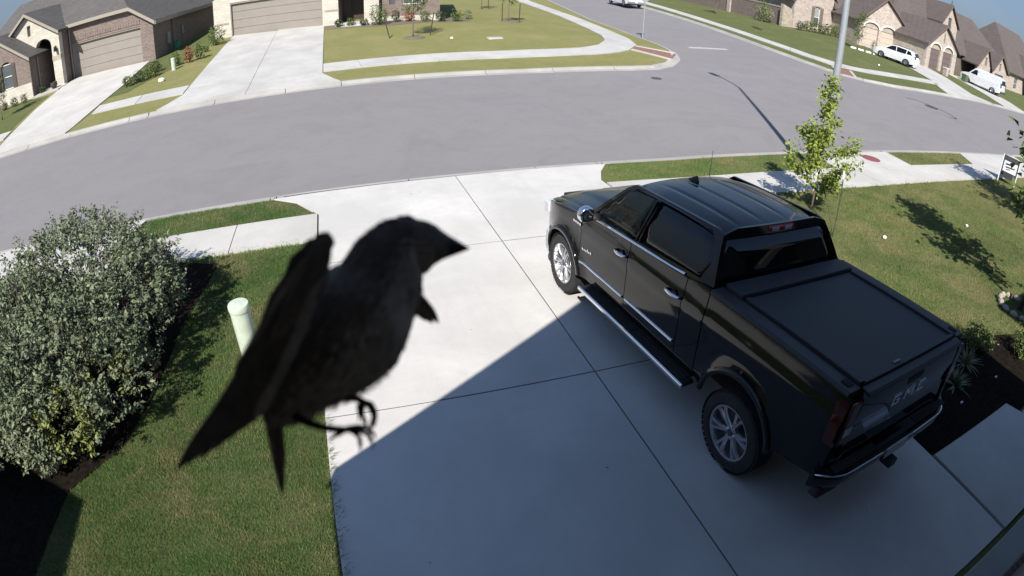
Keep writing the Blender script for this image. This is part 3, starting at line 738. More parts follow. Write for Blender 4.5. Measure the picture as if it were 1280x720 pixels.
# house with two cream doors under a stone gable
a2 = radians(-10)
h2 = thing('stone_house', 'pale stone house with two arched cream garage doors under a steep brown gable', 'house', (52.0, 41.0, .6), a2)
g2l, g2r = (-.6, 1.75), (2.15, 4.5)
def dbl_garage(h, dl, dr, x0, x1, ze, xa, za, mat, top=2.36, arch=3.0, trimm=None, doormat=None, roofm=None, depth=10):
    holes = [[(d[0], -.4), (d[1], -.4)]+arch_pts(d[0], d[1], top, arch, 8) for d in (dl, dr)]
    wall('garage_wall', [(x0, -1.2), (x1, -1.2), (x1, ze), (xa, za), (x0, ze)], holes, 0, mat, h, t=.35)
    for d in (dl, dr):
        garage_door(d[0]+.02, d[1]-.02, -.3, top-.05, .2, doormat, h, 4)
        MB().prism([(d[0]+.01, top-.04)]+[(p[0]*.99+.01*(d[0]+d[1])/2, p[1]-.01) for p in reversed(arch_pts(d[0], d[1], top, arch, 8))]+[(d[1]-.01, top-.04)], lambda a, b, t: (a, t, b), .14, .3).build('arch_infill', M['stone_mott'], h)
        am = MB(); ip = arch_pts(d[0], d[1], top, arch, 10); op = arch_pts(d[0]-.14, d[1]+.14, top, arch+.17, 10)
        for i in range(10): am.prism([ip[i], op[i], op[i+1], ip[i+1]], lambda a, b, t: (a, t, b), -.06, -.003)
        am.build('arch_trim', M['trim_white'], h)
    return gable_roof(x0-.35, x1+.35, ze-.3, xa, za+.12, 0, depth, roofm, h, trimm)
dbl_garage(h2, g2l, g2r, -1.3, 6.6, 3.1, 2.4, 6.0, M['stone_mix'], trimm=M['trim_dark'], doormat=M['door_pale'], roofm=M['roof_brown'], depth=9)
wall('front_wall', [(6.6, -1.2), (14, -1.2), (14, 2.9), (6.6, 2.9)], [[(8.0, .5), (9.4, .5), (9.4, 2.3), (8.0, 2.3)], [(10.6, -.3), (11.7, -.3), (11.7, 2.2), (10.6, 2.2)]], 3.4, M['stone_mott'], h2)
window(8.0, 9.4, .5, 2.3, 3.5, h2, M['trim_white'], 2, 2); MB().box(10.6, 11.7, 3.5, 3.56, -.3, 2.2).build('front_door', M['frontdoor'], h2)
wall('stone_pier', [(6.65, -1), (7.3, -1), (7.3, 2.9), (6.65, 2.9)], [], 1.5, M['stone_mix'], h2, t=.7)
for q in ((-1.3, -1.0, .36, 12, -1.2, 3), (13.7, 14, 3.65, 13, -1.2, 2.9)): MB().box(*q).build('side_wall', M['stone_mott'], h2)
r = roof([[(5.0, 2.9, 2.9), (14.4, 2.9, 2.9), (11.5, 8, 9.0), (1, 8, 9.0), (-1.6, 4.5, 3.5)], [(14.4, 2.9, 2.9), (14.4, 13.4, 2.9), (11.52, 8.02, 9.0)], [(14.4, 13.4, 2.9), (-1.6, 13.4, 2.9), (1, 8.04, 9), (11.5, 8.04, 9)], [(-1.6, 13.4, 2.9), (-1.6, 4.5, 2.9), (.98, 8.02, 9)]], M['roof_brown'], h2)
MB().box(6, 14.4, 2.84, 2.9, 2.62, 2.9).build('fascia', M['trim_dark'], r)
MB().lathe([(.12, 0), (.12, .25), (.18, .26), (.18, .34), (.001, .36)], 10, c=(8.2, 5.9, 6.3)).build('roof_vent', M['metal_dk'], r)
# house with two brown doors and a tall gable behind
h3 = thing('stone_house', 'pale stone house with two brown garage doors and a tall stone gable behind', 'house', (60.5, 35.5, .6))
dbl_garage(h3, (-3.25, -.95), (-.3, 2.1), -4.1, 3.1, 2.9, -.5, 5.2, M['stone_mix'], trimm=M['trim_dark'], doormat=M['door_brown'], roofm=M['roof_brown'], depth=9, arch=3.0)
MB().box(-.6, -.44, -.05, -.002, 3.3, 4.5).build('gable_slit', M['shutter_b'], h3)
wall('tall_gable', [(4.9, -1), (9.2, -1), (9.2, 5.9), (7.05, 8.3), (4.9, 5.9)], [[(6.6, 5.0), (7.5, 5.0), (7.5, 6.8), (6.6, 6.8)]], 4, M['stone_mix'], h3)
window(6.6, 7.5, 5.0, 6.8, 4.1, h3, M['trim_dark'], 1, 2)
gable_roof(4.6, 9.5, 5.7, 7.05, 8.45, 4, 10, M['roof_brown'], h3, M['trim_dark'])
wall('front_wall', [(3.1, -1.2), (13.5, -1.2), (13.5, 3.1), (3.1, 3.1)], [[(10, .5), (12, .5), (12, 2.3), (10, 2.3)]], 4.4, M['brick_own'], h3); window(10, 12, .5, 2.3, 4.5, h3, M['trim_white'], 2, 2)
for q in ((-4.1, -3.8, .36, 12, -1.2, 2.8), (13.2, 13.5, 4.65, 13, -1.2, 3.1)): MB().box(*q).build('side_wall', M['stone_mott'], h3)
r = roof([[(3, 3.9, 3.1), (13.9, 3.9, 3.1), (9.5, 9, 9.4), (1.5, 9, 9.4), (-4.4, 6, 3.1)], [(13.9, 3.9, 3.1), (13.9, 14, 3.1), (9.52, 9.02, 9.4)], [(13.9, 14, 3.1), (-4.4, 14, 3.1), (1.5, 9.04, 9.4), (9.5, 9.04, 9.4)], [(-4.4, 14, 3.1), (-4.4, 6, 3.1), (1.48, 9.02, 9.4)]], M['roof_brown'], h3)
MB().box(2.9, 13.9, 3.84, 3.9, 2.82, 3.1).build('fascia', M['trim_dark'], r)
# the far house at the end
h4 = thing('stone_house', 'farthest house at right with two small stone gables behind the white van', 'house', (78, 36.5, .45))
for k, (x0, x1, ze, xa, za) in enumerate(((-6.3, -1.9, 2.4, -3.6, 4.8), (-.9, 4.6, 2.6, 1.6, 4.7))):
    hx = (xa-.35, xa+.35)
    wall('gable_wall', [(x0, -1.2), (x1, -1.2), (x1, ze), (xa, za), (x0, ze)], [[(hx[0], 2.6), (hx[1], 2.6), (hx[1], 3.7), (hx[0], 3.7)]]+([[(xa-1.6, -.3), (xa+1.6, -.3), (xa+1.6, 2.1), (xa-1.6, 2.1)]] if k else []), 0, M['stone_mix'], h4)
    MB().box(hx[0], hx[1], .1, .15, 2.6, 3.7).build('gable_vent', M['shutter_b'], h4)
    gable_roof(x0-.3, x1+.3, ze-.2, xa, za+.12, 0, 8, M['roof_brown'], h4, M['trim_dark'])
garage_door(.02, 3.18, -.3, 2.08, .12, M['door_brown'], h4, 4)
wall('front_wall', [(-12, -1.2), (10, -1.2), (10, 2.8), (-12, 2.8)], [], 2.6, M['brick_own'], h4)
for q in ((9.7, 10, 2.85, 13, -1.2, 2.8), (-12, -11.7, 2.85, 13, -1.2, 2.8)): MB().box(*q).build('side_wall', M['stone_mott'], h4)
r = roof([[(-12.4, 2.1, 2.9), (10.4, 2.1, 2.9), (5, 8, 8.6), (-7, 8, 8.6)], [(10.4, 2.1, 2.9), (10.4, 14, 2.9), (5.02, 8.02, 8.6)], [(10.4, 14, 2.9), (-12.4, 14, 2.9), (-7, 8.04, 8.6), (5, 8.04, 8.6)], [(-12.4, 14, 2.9), (-12.4, 2.1, 2.9), (-7.02, 8.02, 8.6)]], M['roof_brown'], h4)
MB().tube([(-2, 8, 8.5), (-2, 8, 10)], .05, 6).build('roof_pipe', M['metal_dk'], r)
h5 = thing('stone_house', 'brown-roofed house at the far right edge beyond the last stone gables', 'house', (92, 38.5, .5))
wall('front_wall', [(-2.5, -1.2), (20, -1.2), (20, 3), (-2.5, 3)], [[(1, .6), (2.6, .6), (2.6, 2.4), (1, 2.4)]], 1, M['stone_mix'], h5)
window(1, 2.6, .6, 2.4, 1.1, h5, M['trim_white'], 2, 2)
MB().box(19.7, 20, 1.25, 13, -1.2, 3).build('side_wall', M['stone_mott'], h5); MB().box(-2.5, -2.2, 1.25, 13, -1.2, 3).build('side_wall', M['stone_mott'], h5)
wall('gable_wall', [(5, -1.2), (11, -1.2), (11, 3.2), (8, 6.4), (5, 3.2)], [[(7.6, 4), (8.4, 4), (8.4, 5.2), (7.6, 5.2)]], -1.2, M['stone_mix'], h5); MB().box(7.6, 8.4, -1.1, -1.05, 4, 5.2).build('gable_vent', M['shutter_b'], h5)
gable_roof(4.6, 11.4, 3.0, 8, 6.55, -1.2, 8, M['roof_brown'], h5, M['trim_dark'])
roof([[(-3, .5, 3.1), (20.5, .5, 3.1), (15, 7.5, 10.4), (3, 7.5, 10.4)], [(20.5, .5, 3.1), (20.5, 14, 3.1), (15.02, 7.52, 10.4)], [(20.5, 14, 3.1), (-3, 14, 3.1), (3, 7.54, 10.4), (15, 7.54, 10.4)], [(-3, 14, 3.1), (-3, .5, 3.1), (2.98, 7.52, 10.4)]], M['roof_brown'], h5)
# brick garden wall along the cross street
fwall = thing('brick_wall', 'brown brick garden wall along the cross street with stone pillars', 'wall', (44.2, 46.4, .62), radians(90-1.0))
for xa_, xb_ in ((.3, 9.6), (10.2, 24)): MB().box(xa_, xb_, -.12, .12, -.8, 2.0).build('wall_panel', M['brick_red'], fwall)
for x in (9.6, 24):
    p = MB().box(x, x+.6, -.32, .32, -.8, 2.2).build('pillar', M['stone_mix'], fwall); MB().box(x-.06, x+.66, -.38, .38, 2.2, 2.32, .1, .1).build('cap', M['trim_white'], p)
for xa_, xb_ in ((.3, 9.6), (10.2, 24)): MB().box(xa_, xb_, -.16, .16, 2.003, 2.09).build('coping', M['trim'], fwall)

# ---- own house behind the camera: its gable throws the shade over the driveway
ho = thing('brick_house', 'near brick house with a rough stone base ledge at the bottom right corner', 'house', (0, 0, .08))
wall('garage_wall', [(-1.75, -.8), (7.0, -.8), (7.0, 2.75), (2.55, 7.1), (-1.75, 2.9)], [[(-.3, -.1), (4.4, -.1), (4.4, 2.2), (-.3, 2.2)]], -.42, M['brick_own'], ho, t=.3)
garage_door(-.3, 4.4, -.05, 2.2, -.25, M['door_brown'], ho, 4)
MB().box(4.2, 9.2, -.1, .15, -.4, .1).build('stone_base', M['stone_mott'], ho, bevel=.02)
MB().box(4.17, 9.2, -.13, .185, .103, .15).build('base_ledge', M['kerb'], ho, bevel=.015)
MB().box(-1.75, -1.45, -.12, -9, -.6, 2.85).build('side_wall', M['brick_own'], ho)
MB().box(6.7, 7.0, -.12, -9, -.6, 2.75).build('side_wall', M['brick_own'], ho)
MB().box(7.01, 16, -2.8, -2.5, -.6, 2.8).build('porch_wall', M['brick_own'], ho)
OV = .62
# the wing at the right of the entry, beyond the picture's edge
MB().box(9.3, 16, -3.4, -.2, -.4, 3.1).build('wing_wall', M['brick_own'], ho)
roof([[(8.95, .25, 3.1), (16.4, .25, 3.1), (13, -3, 6.4), (12.4, -3, 6.4)], [(8.95, .25, 3.1), (12.38, -3.02, 6.4), (8.95, -7, 3.1)], [(16.4, .25, 3.1), (16.4, -7, 3.1), (13.02, -3.02, 6.4)]], M['roof'], ho)
r = roof([[(-2.0, OV, 2.95), (2.5, OV, 7.45), (2.5, -10, 7.45), (-2.0, -10, 2.95)], [(2.52, OV, 7.45), (7.15, OV, 2.75), (7.15, -10, 2.75), (2.52, -10, 7.45)]], M['roof'], ho)
roof([[(6.8, -1.6, 2.9), (16.5, -1.6, 2.9), (16.5, -7, 6.5), (4.5, -7, 6.5)]], M['roof'], ho)
MB().add([(-2, OV+.005, 2.72), (2.5, OV+.005, 7.2), (2.5, OV+.005, 7.44), (-2, OV+.005, 2.94), (-2, OV+.04, 2.72), (2.5, OV+.04, 7.2), (2.5, OV+.04, 7.44), (-2, OV+.04, 2.94)], [(0, 1, 2, 3), (7, 6, 5, 4), (0, 4, 5, 1), (3, 2, 6, 7)]).build('rake_board', M['trim'], r)
hn = thing('brick_house', 'neighbouring brick house at left whose roof shades the bush bed', 'house', (-9.27, 0, .05))
wall('front_wall', [(-6, -.8), (4.1, -.8), (4.1, 2.9), (-6, 2.9)], [], -.2, M['brick_red'], hn)
MB().box(3.8, 4.1, -.1, -10, -.6, 2.9).build('side_wall', M['brick_red'], hn)
roof([[(4.5, .55, 2.95), (-1, 4.5-5, 6.2), (-6.5, .55, 2.95)], [(4.5, .57, 2.95), (4.5, -10, 2.95), (-1, -5, 6.2), (-1, -.52, 6.2)], [(-6.5, .57, 2.95), (-6.5, -10, 2.95), (-1, -5, 6.2), (-1, -.52, 6.2)]], M['roof'], hn)
# ================================================================ PICKUP TRUCK  (local: x forward, y left, z up; rear axle at x = 0)
M['black_paint'] = m_carpaint('black_paint', (.006, .0058, .0065), .0, .2, .3)
M['chrome'] = simple('chrome', (.8, .8, .82), .12, 1, var=.05)
M['alloy'] = simple('bright_alloy', (.56, .56, .58), .24, .95, var=.12)
M['alloy_dark'] = simple('dark_alloy', (.12, .12, .125), .4, .8, var=.1)
M['rubber'] = simple('tyre_rubber', (.018, .018, .018), .85, var=.3, scale=14, bump=.2)
M['black_plastic'] = simple('black_plastic', (.016, .016, .017), .55, var=.2, scale=20)
M['vinyl'] = simple('matt_black_vinyl', (.02, .02, .022), .62, var=.15, scale=30, bump=.1)
M['dark_inner'] = simple('dark_underbody', (.006, .006, .006), .95, var=.2)
M['tint'] = m_glass('tinted_glass', (.004, .0045, .005), 0, .03)
M['clearglass'] = m_glass('side_glass', (.012, .015, .014), .5, .02)
M['tail'] = m_glass('red_lens', (.045, .009, .008), 0, .08)
M['brake_red'] = m_glass('brake_red_lens', (.3, .03, .03), 0, .1)
M['lens'] = m_glass('clear_lens', (.4, .4, .42), 0, .08)
M['interior'] = simple('grey_interior', (.09, .085, .08), .8, var=.2)
M['plate'] = simple('plate_white', (.55, .57, .6), .5, var=.1)

AX = 3.645
def bulge(x, z):
    """half width of the truck's side at x, z."""
    w = .975-.10*max(0, (z-1.0))**1.5*1.2-.06*max(0, .72-z)
    w += .018*math.exp(-((z-1.17)/.05)**2)
    for cx in (0, AX):
        r = hypot(x-cx, z-.43)
        w += .045*math.exp(-((r-.5)/.085)**2)*(1 if z > .3 else 0)
    if x > 3.75: w -= .30*(x-3.75)**2
    if x < -.95: w -= .55*(x+.95)**2
    return w
def side_fn(s):
    return lambda a, b, d: (a, s*(bulge(a, b)-d), b)
def arc(cx, cz, r, a0, a1, n=14):
    return [(cx+r*cos(radians(a0+(a1-a0)*i/n)), cz+r*sin(radians(a0+(a1-a0)*i/n))) for i in range(n+1)]
def belt(x): return 1.335+.03*(3.1-x)*1.05+(.0 if x > .7 else 0)
def truck_panels(root):
    front_arch = arc(AX, .43, .5, 172, 3)
    fender = [(3.165, .50)]+front_arch+[(4.3, .5), (4.45, .62), (4.46, .86), (4.40, 1.06), (4.2, 1.17), (3.8, 1.25), (3.165, 1.31)]
    fdoor = [(2.06, .50), (3.153, .50), (3.153, 1.31), (3.0, belt(3.0)), (2.06, belt(2.06))]
    rdoor = [(1.045, .50), (2.048, .50), (2.048, belt(2.048)), (1.045, belt(1.045)+.02)]
    corner = [(.70, .5), (1.033, .5), (1.033, belt(1.03)+.02), (.86, belt(.86)+.05), (.70, 1.46)]
    bed = [(.685, .55)]+[(.685, 1.47), (-1.12, 1.45), (-1.17, 1.38), (-1.17, .66), (-.5, .56)]+arc(0, .43, .5, 8, 172)[::1]
    bed = [(.685, .55), (.685, 1.47), (-1.10, 1.45), (-1.16, 1.40), (-1.165, .66), (-.6, .56)]+arc(0, .43, .5, 170, 10)
    out = {}
    for s in (1, -1):
        for nm, poly in (('front_fender', fender), ('front_door', fdoor), ('rear_door', rdoor), ('cab_corner', corner), ('bed_side', bed)):
            out[nm, s] = shell(poly, [], .085, side_fn(s), .03).build(nm, M['black_paint'], root, auto=35)
        # wheel arch lips
        for cx, lo, hi in ((AX, 3, 172), (0, 8, 172)):
            m = MB(); n = 18
            for i in range(n+1):
                t = radians(lo+(hi-lo)*i/n)
                for r, dy in ((.497, .012), (.535, .016), (.56, .004), (.497, -.03)):
                    x, z = cx+r*cos(t), .43+r*sin(t); m.v.append((x, s*(bulge(x, z)+dy), z))
            m.f = [(i*4+j, i*4+(j+1) % 4, (i+1)*4+(j+1) % 4, (i+1)*4+j) for i in range(n) for j in range(4)]
            m.build('arch_lip', M['black_paint'], out['front_fender' if cx else 'bed_side', s], smooth=True)
    return out
def strip(x0, x1, zf, h, s, off, n=14):
    """a trim strip that follows the side."""
    m = MB()
    for i in range(n+1):
        x = x0+(x1-x0)*i/n; z = zf(x)
        for dz, dy in ((-h/2, .001), (-h/2*.6, off), (h/2*.6, off), (h/2, .001)):
            m.v.append((x, s*(bulge(x, z+dz)+dy), z+dz))
    m.f = [(i*4+j, i*4+j+1, (i+1)*4+j+1, (i+1)*4+j) for i in range(n) for j in range(3)]
    return m
ZB, ZR = 1.37, 1.90
def gy(z): return .925-(z-1.36)*.40
def gh_fn(s): return lambda a, b, d: (a+d*.0, s*(gy(b)+.012*sin(pi*min(max((b-1.36)/.54, 0), 1))-d), b)
def make_wheel(parent_name='wheel', scale=1.0):
    """wheel about local y axis, outer face towards +y."""
    w = thing(parent_name, None, None)
    R, ri, hw = .418*scale, .278*scale, .135
    tp = [(ri-.012, -hw*.8), (ri+.02, -hw), (R-.075, -hw), (R-.025, -hw*.9), (R, -hw*.6), (R+.001, 0), (R, hw*.6), (R-.025, hw*.9), (R-.075, hw), (ri+.02, hw), (ri-.012, hw*.8)]
    ty = MB().lathe(tp, 44, 'y').build('tyre', M['rubber'], w, auto=30)
    tr = MB()
    for k in range(44):
        a = 2*pi*k/44
        for y0 in (-.1, -.035, .03, .085):
            c, s_ = cos(a), sin(a); r0, r1 = R-.006, R+.0035; dx = .024
            vs = []
            for rr in (r0, r1):
                for dd, yy in ((-dx, y0), (dx, y0), (dx, y0+.035), (-dx, y0+.035)): vs.append((rr*c-dd*s_, yy, rr*s_+dd*c))
            tr.add(vs, [(4, 5, 6, 7), (0, 1, 5, 4), (1, 2, 6, 5), (2, 3, 7, 6), (3, 0, 4, 7)])
    tr.build('tread', M['rubber'], ty, kind='stuff')
    rim = MB().lathe([(ri-.01, hw*.82), (ri+.003, hw*.86), (ri, hw*.94), (ri-.02, hw*.9), (ri-.035, hw*.5), (ri-.05, -hw*.6), (ri-.01, -hw*.8)], 44, 'y').build('rim', M['alloy'], w, auto=40)
    MB().lathe([(ri-.04, .0), (.001, -.005)], 32, 'y').build('brake_disc', M['alloy_dark'], rim)
    sp_ = MB()
    for k in range(6):
        a = 2*pi*k/6+.2
        for da in (-.17, .17):
            pts = []
            for j in range(6):
                q = j/5; rr = .052+(ri-.075)*q+.0; an = a+da*(.35+.65*q**.8); wd = .024-.005*q+(.006 if q > .9 else 0)
                yy = hw*(.62+.22*sin(q*1.9))
                c, s_ = cos(an), sin(an)
                pts.append([(rr*c-wd*s_, yy-.012, rr*s_+wd*c), (rr*c-wd*.55*s_, yy+.01, rr*s_+wd*.55*c), (rr*c+wd*.55*s_, yy+.01, rr*s_-wd*.55*c), (rr*c+wd*s_, yy-.012, rr*s_-wd*c), (rr*c+wd*s_, yy-.04, rr*s_-wd*c), (rr*c-wd*s_, yy-.04, rr*s_+wd*c)])
            v = [p for q in pts for p in q]
            sp_.add(v, [(i*6+j, i*6+(j+1) % 6, (i+1)*6+(j+1) % 6, (i+1)*6+j) for i in range(5) for j in range(6)]+[tuple(range(6)), tuple(range(30, 36))])
    sp_.lathe([(.07, .05), (.07, hw*.66), (.05, hw*.72), (.001, hw*.72)], 20, 'y')
    sp_.build('spokes', M['alloy'], rim, kind='stuff', auto=35)
    MB().lathe([(.038, hw*.7), (.036, hw*.79), (.001, hw*.81)], 18, 'y').build('hub_cap', M['alloy_dark'], rim)
    lg = MB()
    for k in range(6):
        a = 2*pi*k/6+.5; lg.lathe([(.011, hw*.7), (.011, hw*.8), (.001, hw*.81)], 6, 'y', c=(.056*cos(a), 0, .056*sin(a)))
    lg.build('lug_nuts', M['chrome'], rim, kind='stuff')
    return w

T_YAW = radians(93.4)
truck = thing('pickup_truck', 'black crew-cab pickup truck with chrome trim and covered bed on the driveway', 'pickup truck')
tz = SL*2.71+.03
fxv = Vector((cos(T_YAW), sin(T_YAW), SL)).normalized(); lyv = Vector((-sin(T_YAW), cos(T_YAW), 0)); upv = fxv.cross(lyv)
truck.matrix_world = Matrix(((fxv.x, lyv.x, upv.x, 4.03), (fxv.y, lyv.y, upv.y, 2.71), (fxv.z, lyv.z, upv.z, tz), (0, 0, 0, 1)))
P = truck_panels(truck)
UPZ = .10      # body lift over the axles
body_parts = [o for o in P.values()]
# greenhouse sides with their glass
for s in (1, -1):
    outer = [(3.15, 1.31), (3.03, 1.40), (2.56, 1.83), (2.43, 1.90), (1.0, 1.91), (.90, 1.88), (.72, 1.47), (1.0, belt(1.0)+.01), (2.05, belt(2.05)-.01)]
    win1 = [(2.97, 1.39), (2.52, 1.81), (2.37, 1.87), (2.0, 1.88), (2.06, 1.40)]
    win2 = [(1.98, 1.41), (1.92, 1.88), (1.06, 1.875), (.98, 1.82), (.885, 1.62), (.93, 1.465)]
    cs = shell(outer, [win1, win2], .09, gh_fn(s), .03).build('cab_side', M['black_paint'], truck, auto=40); body_parts.append(cs)
    def gl(s, inset): return lambda a, b, d: (a, s*(gy(b)+.012*sin(pi*min(max((b-1.36)/.54, 0), 1))-inset-d), b)
    shell(win1, [], .12, gl(s, .008), .005).build('front_window', M['clearglass'], cs, smooth=True)
    shell(win2, [], .12, gl(s, .008), .005).build('rear_window', M['tint'], cs, smooth=True)
    m = MB()
    for i in range(20):
        x = 2.98-(2.98-1.13)*i/19; z = belt(x)+.005+.012*(1 if x < 1.3 else 0)*(1.3-x)/.17
        for dz, dy in ((-.02, .0), (-.012, .014), (.012, .014), (.02, 0)): m.v.append((x, s*(gy(z+.03)+.016+dy), z+dz))
    m.f = [(i*4+j, i*4+j+1, (i+1)*4+j+1, (i+1)*4+j) for i in range(19) for j in range(3)]
    m.build('window_trim', M['chrome'], cs, smooth=True)
    MB().tube([(2.02, s*(gy(1.42)+.014), 1.41), (1.955, s*(gy(1.85)+.012), 1.86)], .012, 6).build('door_seam', M['dark_inner'], cs)
    # body side moulding, handles, door step
    for nm, x0, x1 in (('front_door', 2.09, 3.12), ('rear_door', 1.08, 2.02)):
        strip(x0, x1, lambda x: .70, .034, s, .016).build('side_moulding', M['chrome'], P[nm, s], smooth=True)
    for nm, xh in (('front_door', 2.19), ('rear_door', 1.17)):
        yh = bulge(xh, 1.2)
        MB().tube([(xh-.12, s*(yh+.002), 1.205), (xh-.10, s*(yh+.03), 1.207), (xh, s*(yh+.042), 1.205), (xh+.10, s*(yh+.03), 1.202), (xh+.12, s*(yh+.002), 1.2)], [.016, .019, .02, .019, .016], 10).build('door_handle', M['chrome'], P[nm, s], smooth=True)
        MB().lathe([(.001, 0), (.05, .001), (.052, .004)], 18, 'y', c=(xh, s*yh+(.001 if s > 0 else -.005), 1.19)).build('handle_cup', M['black_plastic'], P[nm, s])
    rb = MB(); prof = [(.90, .40), (1.06, .39), (1.075, .41), (1.07, .44), (.92, .455)]
    rb.prism(prof, lambda a, b, t: (t, s*a, b), .70, 2.93)
    board = rb.build('running_board', M['black_plastic'], truck, bevel=.01)
    MB().prism([(1.058, .392), (1.082, .402), (1.082, .442), (1.06, .452)], lambda a, b, t: (t, s*a, b), .68, 2.95).build('board_trim', M['chrome'], board, bevel=.006)
    for x0 in (.75, 1.75):
        m = MB()
        for q in range(9): m.box(x0+.0, x0+.95, s*(.93+q*.013), s*(.938+q*.013), .454, .462)
        m.build('grip_ribs', M['rubber'], board, kind='stuff')
    # mirror
    mir = MB().tube([(2.86, s*.91, 1.39), (2.84, s*1.03, 1.40)], [.05, .04], 8, squash=.6)
    mr = mir.build('side_mirror', M['black_plastic'], truck, smooth=True); body_parts.append(mr)
    mb_ = MB()
    def mfn(u, v):
        a = 2*pi*v; q = max(-1, min(1, (u*2-1))); r = sqrt(max(0, 1-abs(q)**3))
        return (2.85+.07*q, s*(1.09+.10*r*cos(a)), 1.445+.105*r*sin(a))
    mb_.grid(10, 16, mfn); mb_.build('mirror_cap', M['chrome'], mr, smooth=True)
    MB().box(2.79, 2.798, s*1.02, s*1.16, 1.375, 1.515).build('mirror_glass', M['tint'], mr)
    # lamps
    tl = shell([(-1.16, .99), (-1.06, 1.0), (-1.05, 1.1), (-1.055, 1.2), (-1.03, 1.36), (-1.07, 1.40), (-1.16, 1.40)], [], .06, lambda a, b, d: (a, s*(bulge(a, b)+.01-d), b), .03).build('tail_lamp', M['tail'], truck, smooth=False)
    MB().box(-1.2, -1.165, s*.80, s*.915, .99, 1.40).build('tail_lamp_face', M['tail'], tl, bevel=.01)
    MB().box(-1.205, -1.18, s*.81, s*.9, 1.08, 1.16).build('reversing_lens', M['lens'], tl)
    body_parts.append(tl)
    hl_ = MB().box(4.32, 4.48, s*.62, s*.9, .93, 1.1).build('headlight', M['lens'], truck, bevel=.02); body_parts.append(hl_)
# badges on the front doors
for s in (1, -1):
    m = MB()
    for k, (x, w_) in enumerate(((3.08, .03), (3.035, .028), (2.99, .03), (2.95, .02), (2.915, .03), (2.87, .03))):
        z0 = .875+.004*k; yb = bulge(x, .88)
        m.box(x-w_/2, x+w_/2, s*(yb+.001), s*(yb+.008), z0, z0+(.03 if k in (0, 3, 5) else .024)+(.016 if k == 3 else 0))
    m.build('door_badge', M['chrome'], P['front_door', s], kind='stuff')
    m = MB()
    for k in range(4): x = 3.34-k*.055; yb = bulge(x, 1.19); m.box(x-.02, x+.02, s*(yb+.001), s*(yb+.008), 1.17, 1.2)
    m.build('fender_badge', M['chrome'], P['front_fender', s], kind='stuff')
# hood
def hood_fn(u, v):
    x = 3.0+1.40*u; y = (v-.5)*2
    yy = y*(.905-.10*u**2)
    z = 1.345-.02*u-.135*u**2.2
    z -= .075*abs(y)**2.5
    dome = 1/(1+math.exp(-(.52-abs(y))*38)); z += .028*dome*min(1, (1-u)*6)*min(1, u*5+.2)
    z -= .012*math.exp(-((abs(y)-.87)/.02)**2)
    return (x, yy, z)
hood = MB().grid(24, 60, hood_fn); nV = len(hood.v)
body_parts.append(hood.build('hood', M['black_paint'], truck, auto=40))
MB().box(2.93, 3.03, -.80, .80, 1.29, 1.335).build('cowl', M['black_plastic'], truck)
# windscreen
ws = MB().grid(8, 16, lambda u, v: (3.16-.72*u+.08*cos((v-.5)*pi)-.06, (v-.5)*2*(.83-.13*u), 1.32+.565*u))
o = ws.build('windscreen', M['tint'], truck, smooth=True); body_parts.append(o)
for k in (-1, 1):
    w_ = MB().tube([(3.0, k*.38-.02, 1.345), (2.88, k*.2, 1.43), (2.86, k*.2+.42, 1.44)], .008, 5).build('wiper', M['black_plastic'], o)
# roof
def roof_fn(u, v):
    x = .90+1.58*u; y = (v-.5)*2
    z = 1.885+.075*(1-abs(y)**2.6)-.045*abs(u*2-1)**3
    for c in (-.62, -.22, .22, .62):
        z -= .009*math.exp(-((y-c)/.03)**2)*min(1, max(0, (u-.06)*8))*min(1, max(0, (.93-u)*8))
    return (x, y*.735, z)
rf = MB().grid(20, 76, roof_fn); body_parts.append(rf.build('roof', M['black_paint'], truck, auto=50)); rfo = body_parts[-1]
m = MB(); m.grid(6, 8, lambda u, v: (2.34-.16*u, .06+(.028*(1-u*.5))*cos(pi*v), 1.94+.075*sin(pi*v)*min(1, .25+u*1.1)*(1 if u < .92 else .2)))
m.build('roof_antenna', M['black_plastic'], rfo, smooth=True)
# cab back with rear window and high brake lamp
def back_fn(a, b, d): return (.70+(b-1.4)*.42+d+.03*(1-(a/.8)**2)*-1, a, b)
bo = [(-.90, 1.40), (.90, 1.40), (.885, 1.47), (.70, 1.89), (.55, 1.93), (-.55, 1.93), (-.70, 1.89), (-.885, 1.47)]
bwin = [(-.84, 1.445), (.84, 1.445), (.69, 1.85), (-.69, 1.85)]
cb = shell(bo, [bwin], .1, back_fn, .03).build('cab_back', M['black_paint'], truck, auto=40); body_parts.append(cb)
shell(bwin, [], .15, lambda a, b, d: back_fn(a, b, d+.008), .005).build('rear_glass', M['tint'], cb, smooth=True)
bl = MB().box(.862, .90, -.17, .17, 1.865, 1.915).build('brake_lamp', M['brake_red'], cb, bevel=.01)
for y0 in (-.135, .045): MB().box(.852, .861, y0, y0+.09, 1.873, 1.907).build('cargo_lens', M['lens'], bl)
# inner body that closes the shell
M_in = M['dark_inner']
for nm, b in (('underbody', (-1.1, 4.3, -.62, .62, .34, .62)), ('cab_floor', (.72, 3.1, -.88, .88, .47, .62)), ('engine_bay', (3.16, 4.3, -.64, .64, .6, 1.14)), ('bed_box', (-1.13, .66, -.66, .66, .6, 1.38)), ('firewall', (3.02, 3.15, -.86, .86, .6, 1.27))):
    o = MB().box(*b).build(nm, M_in, truck); body_parts.append(o)
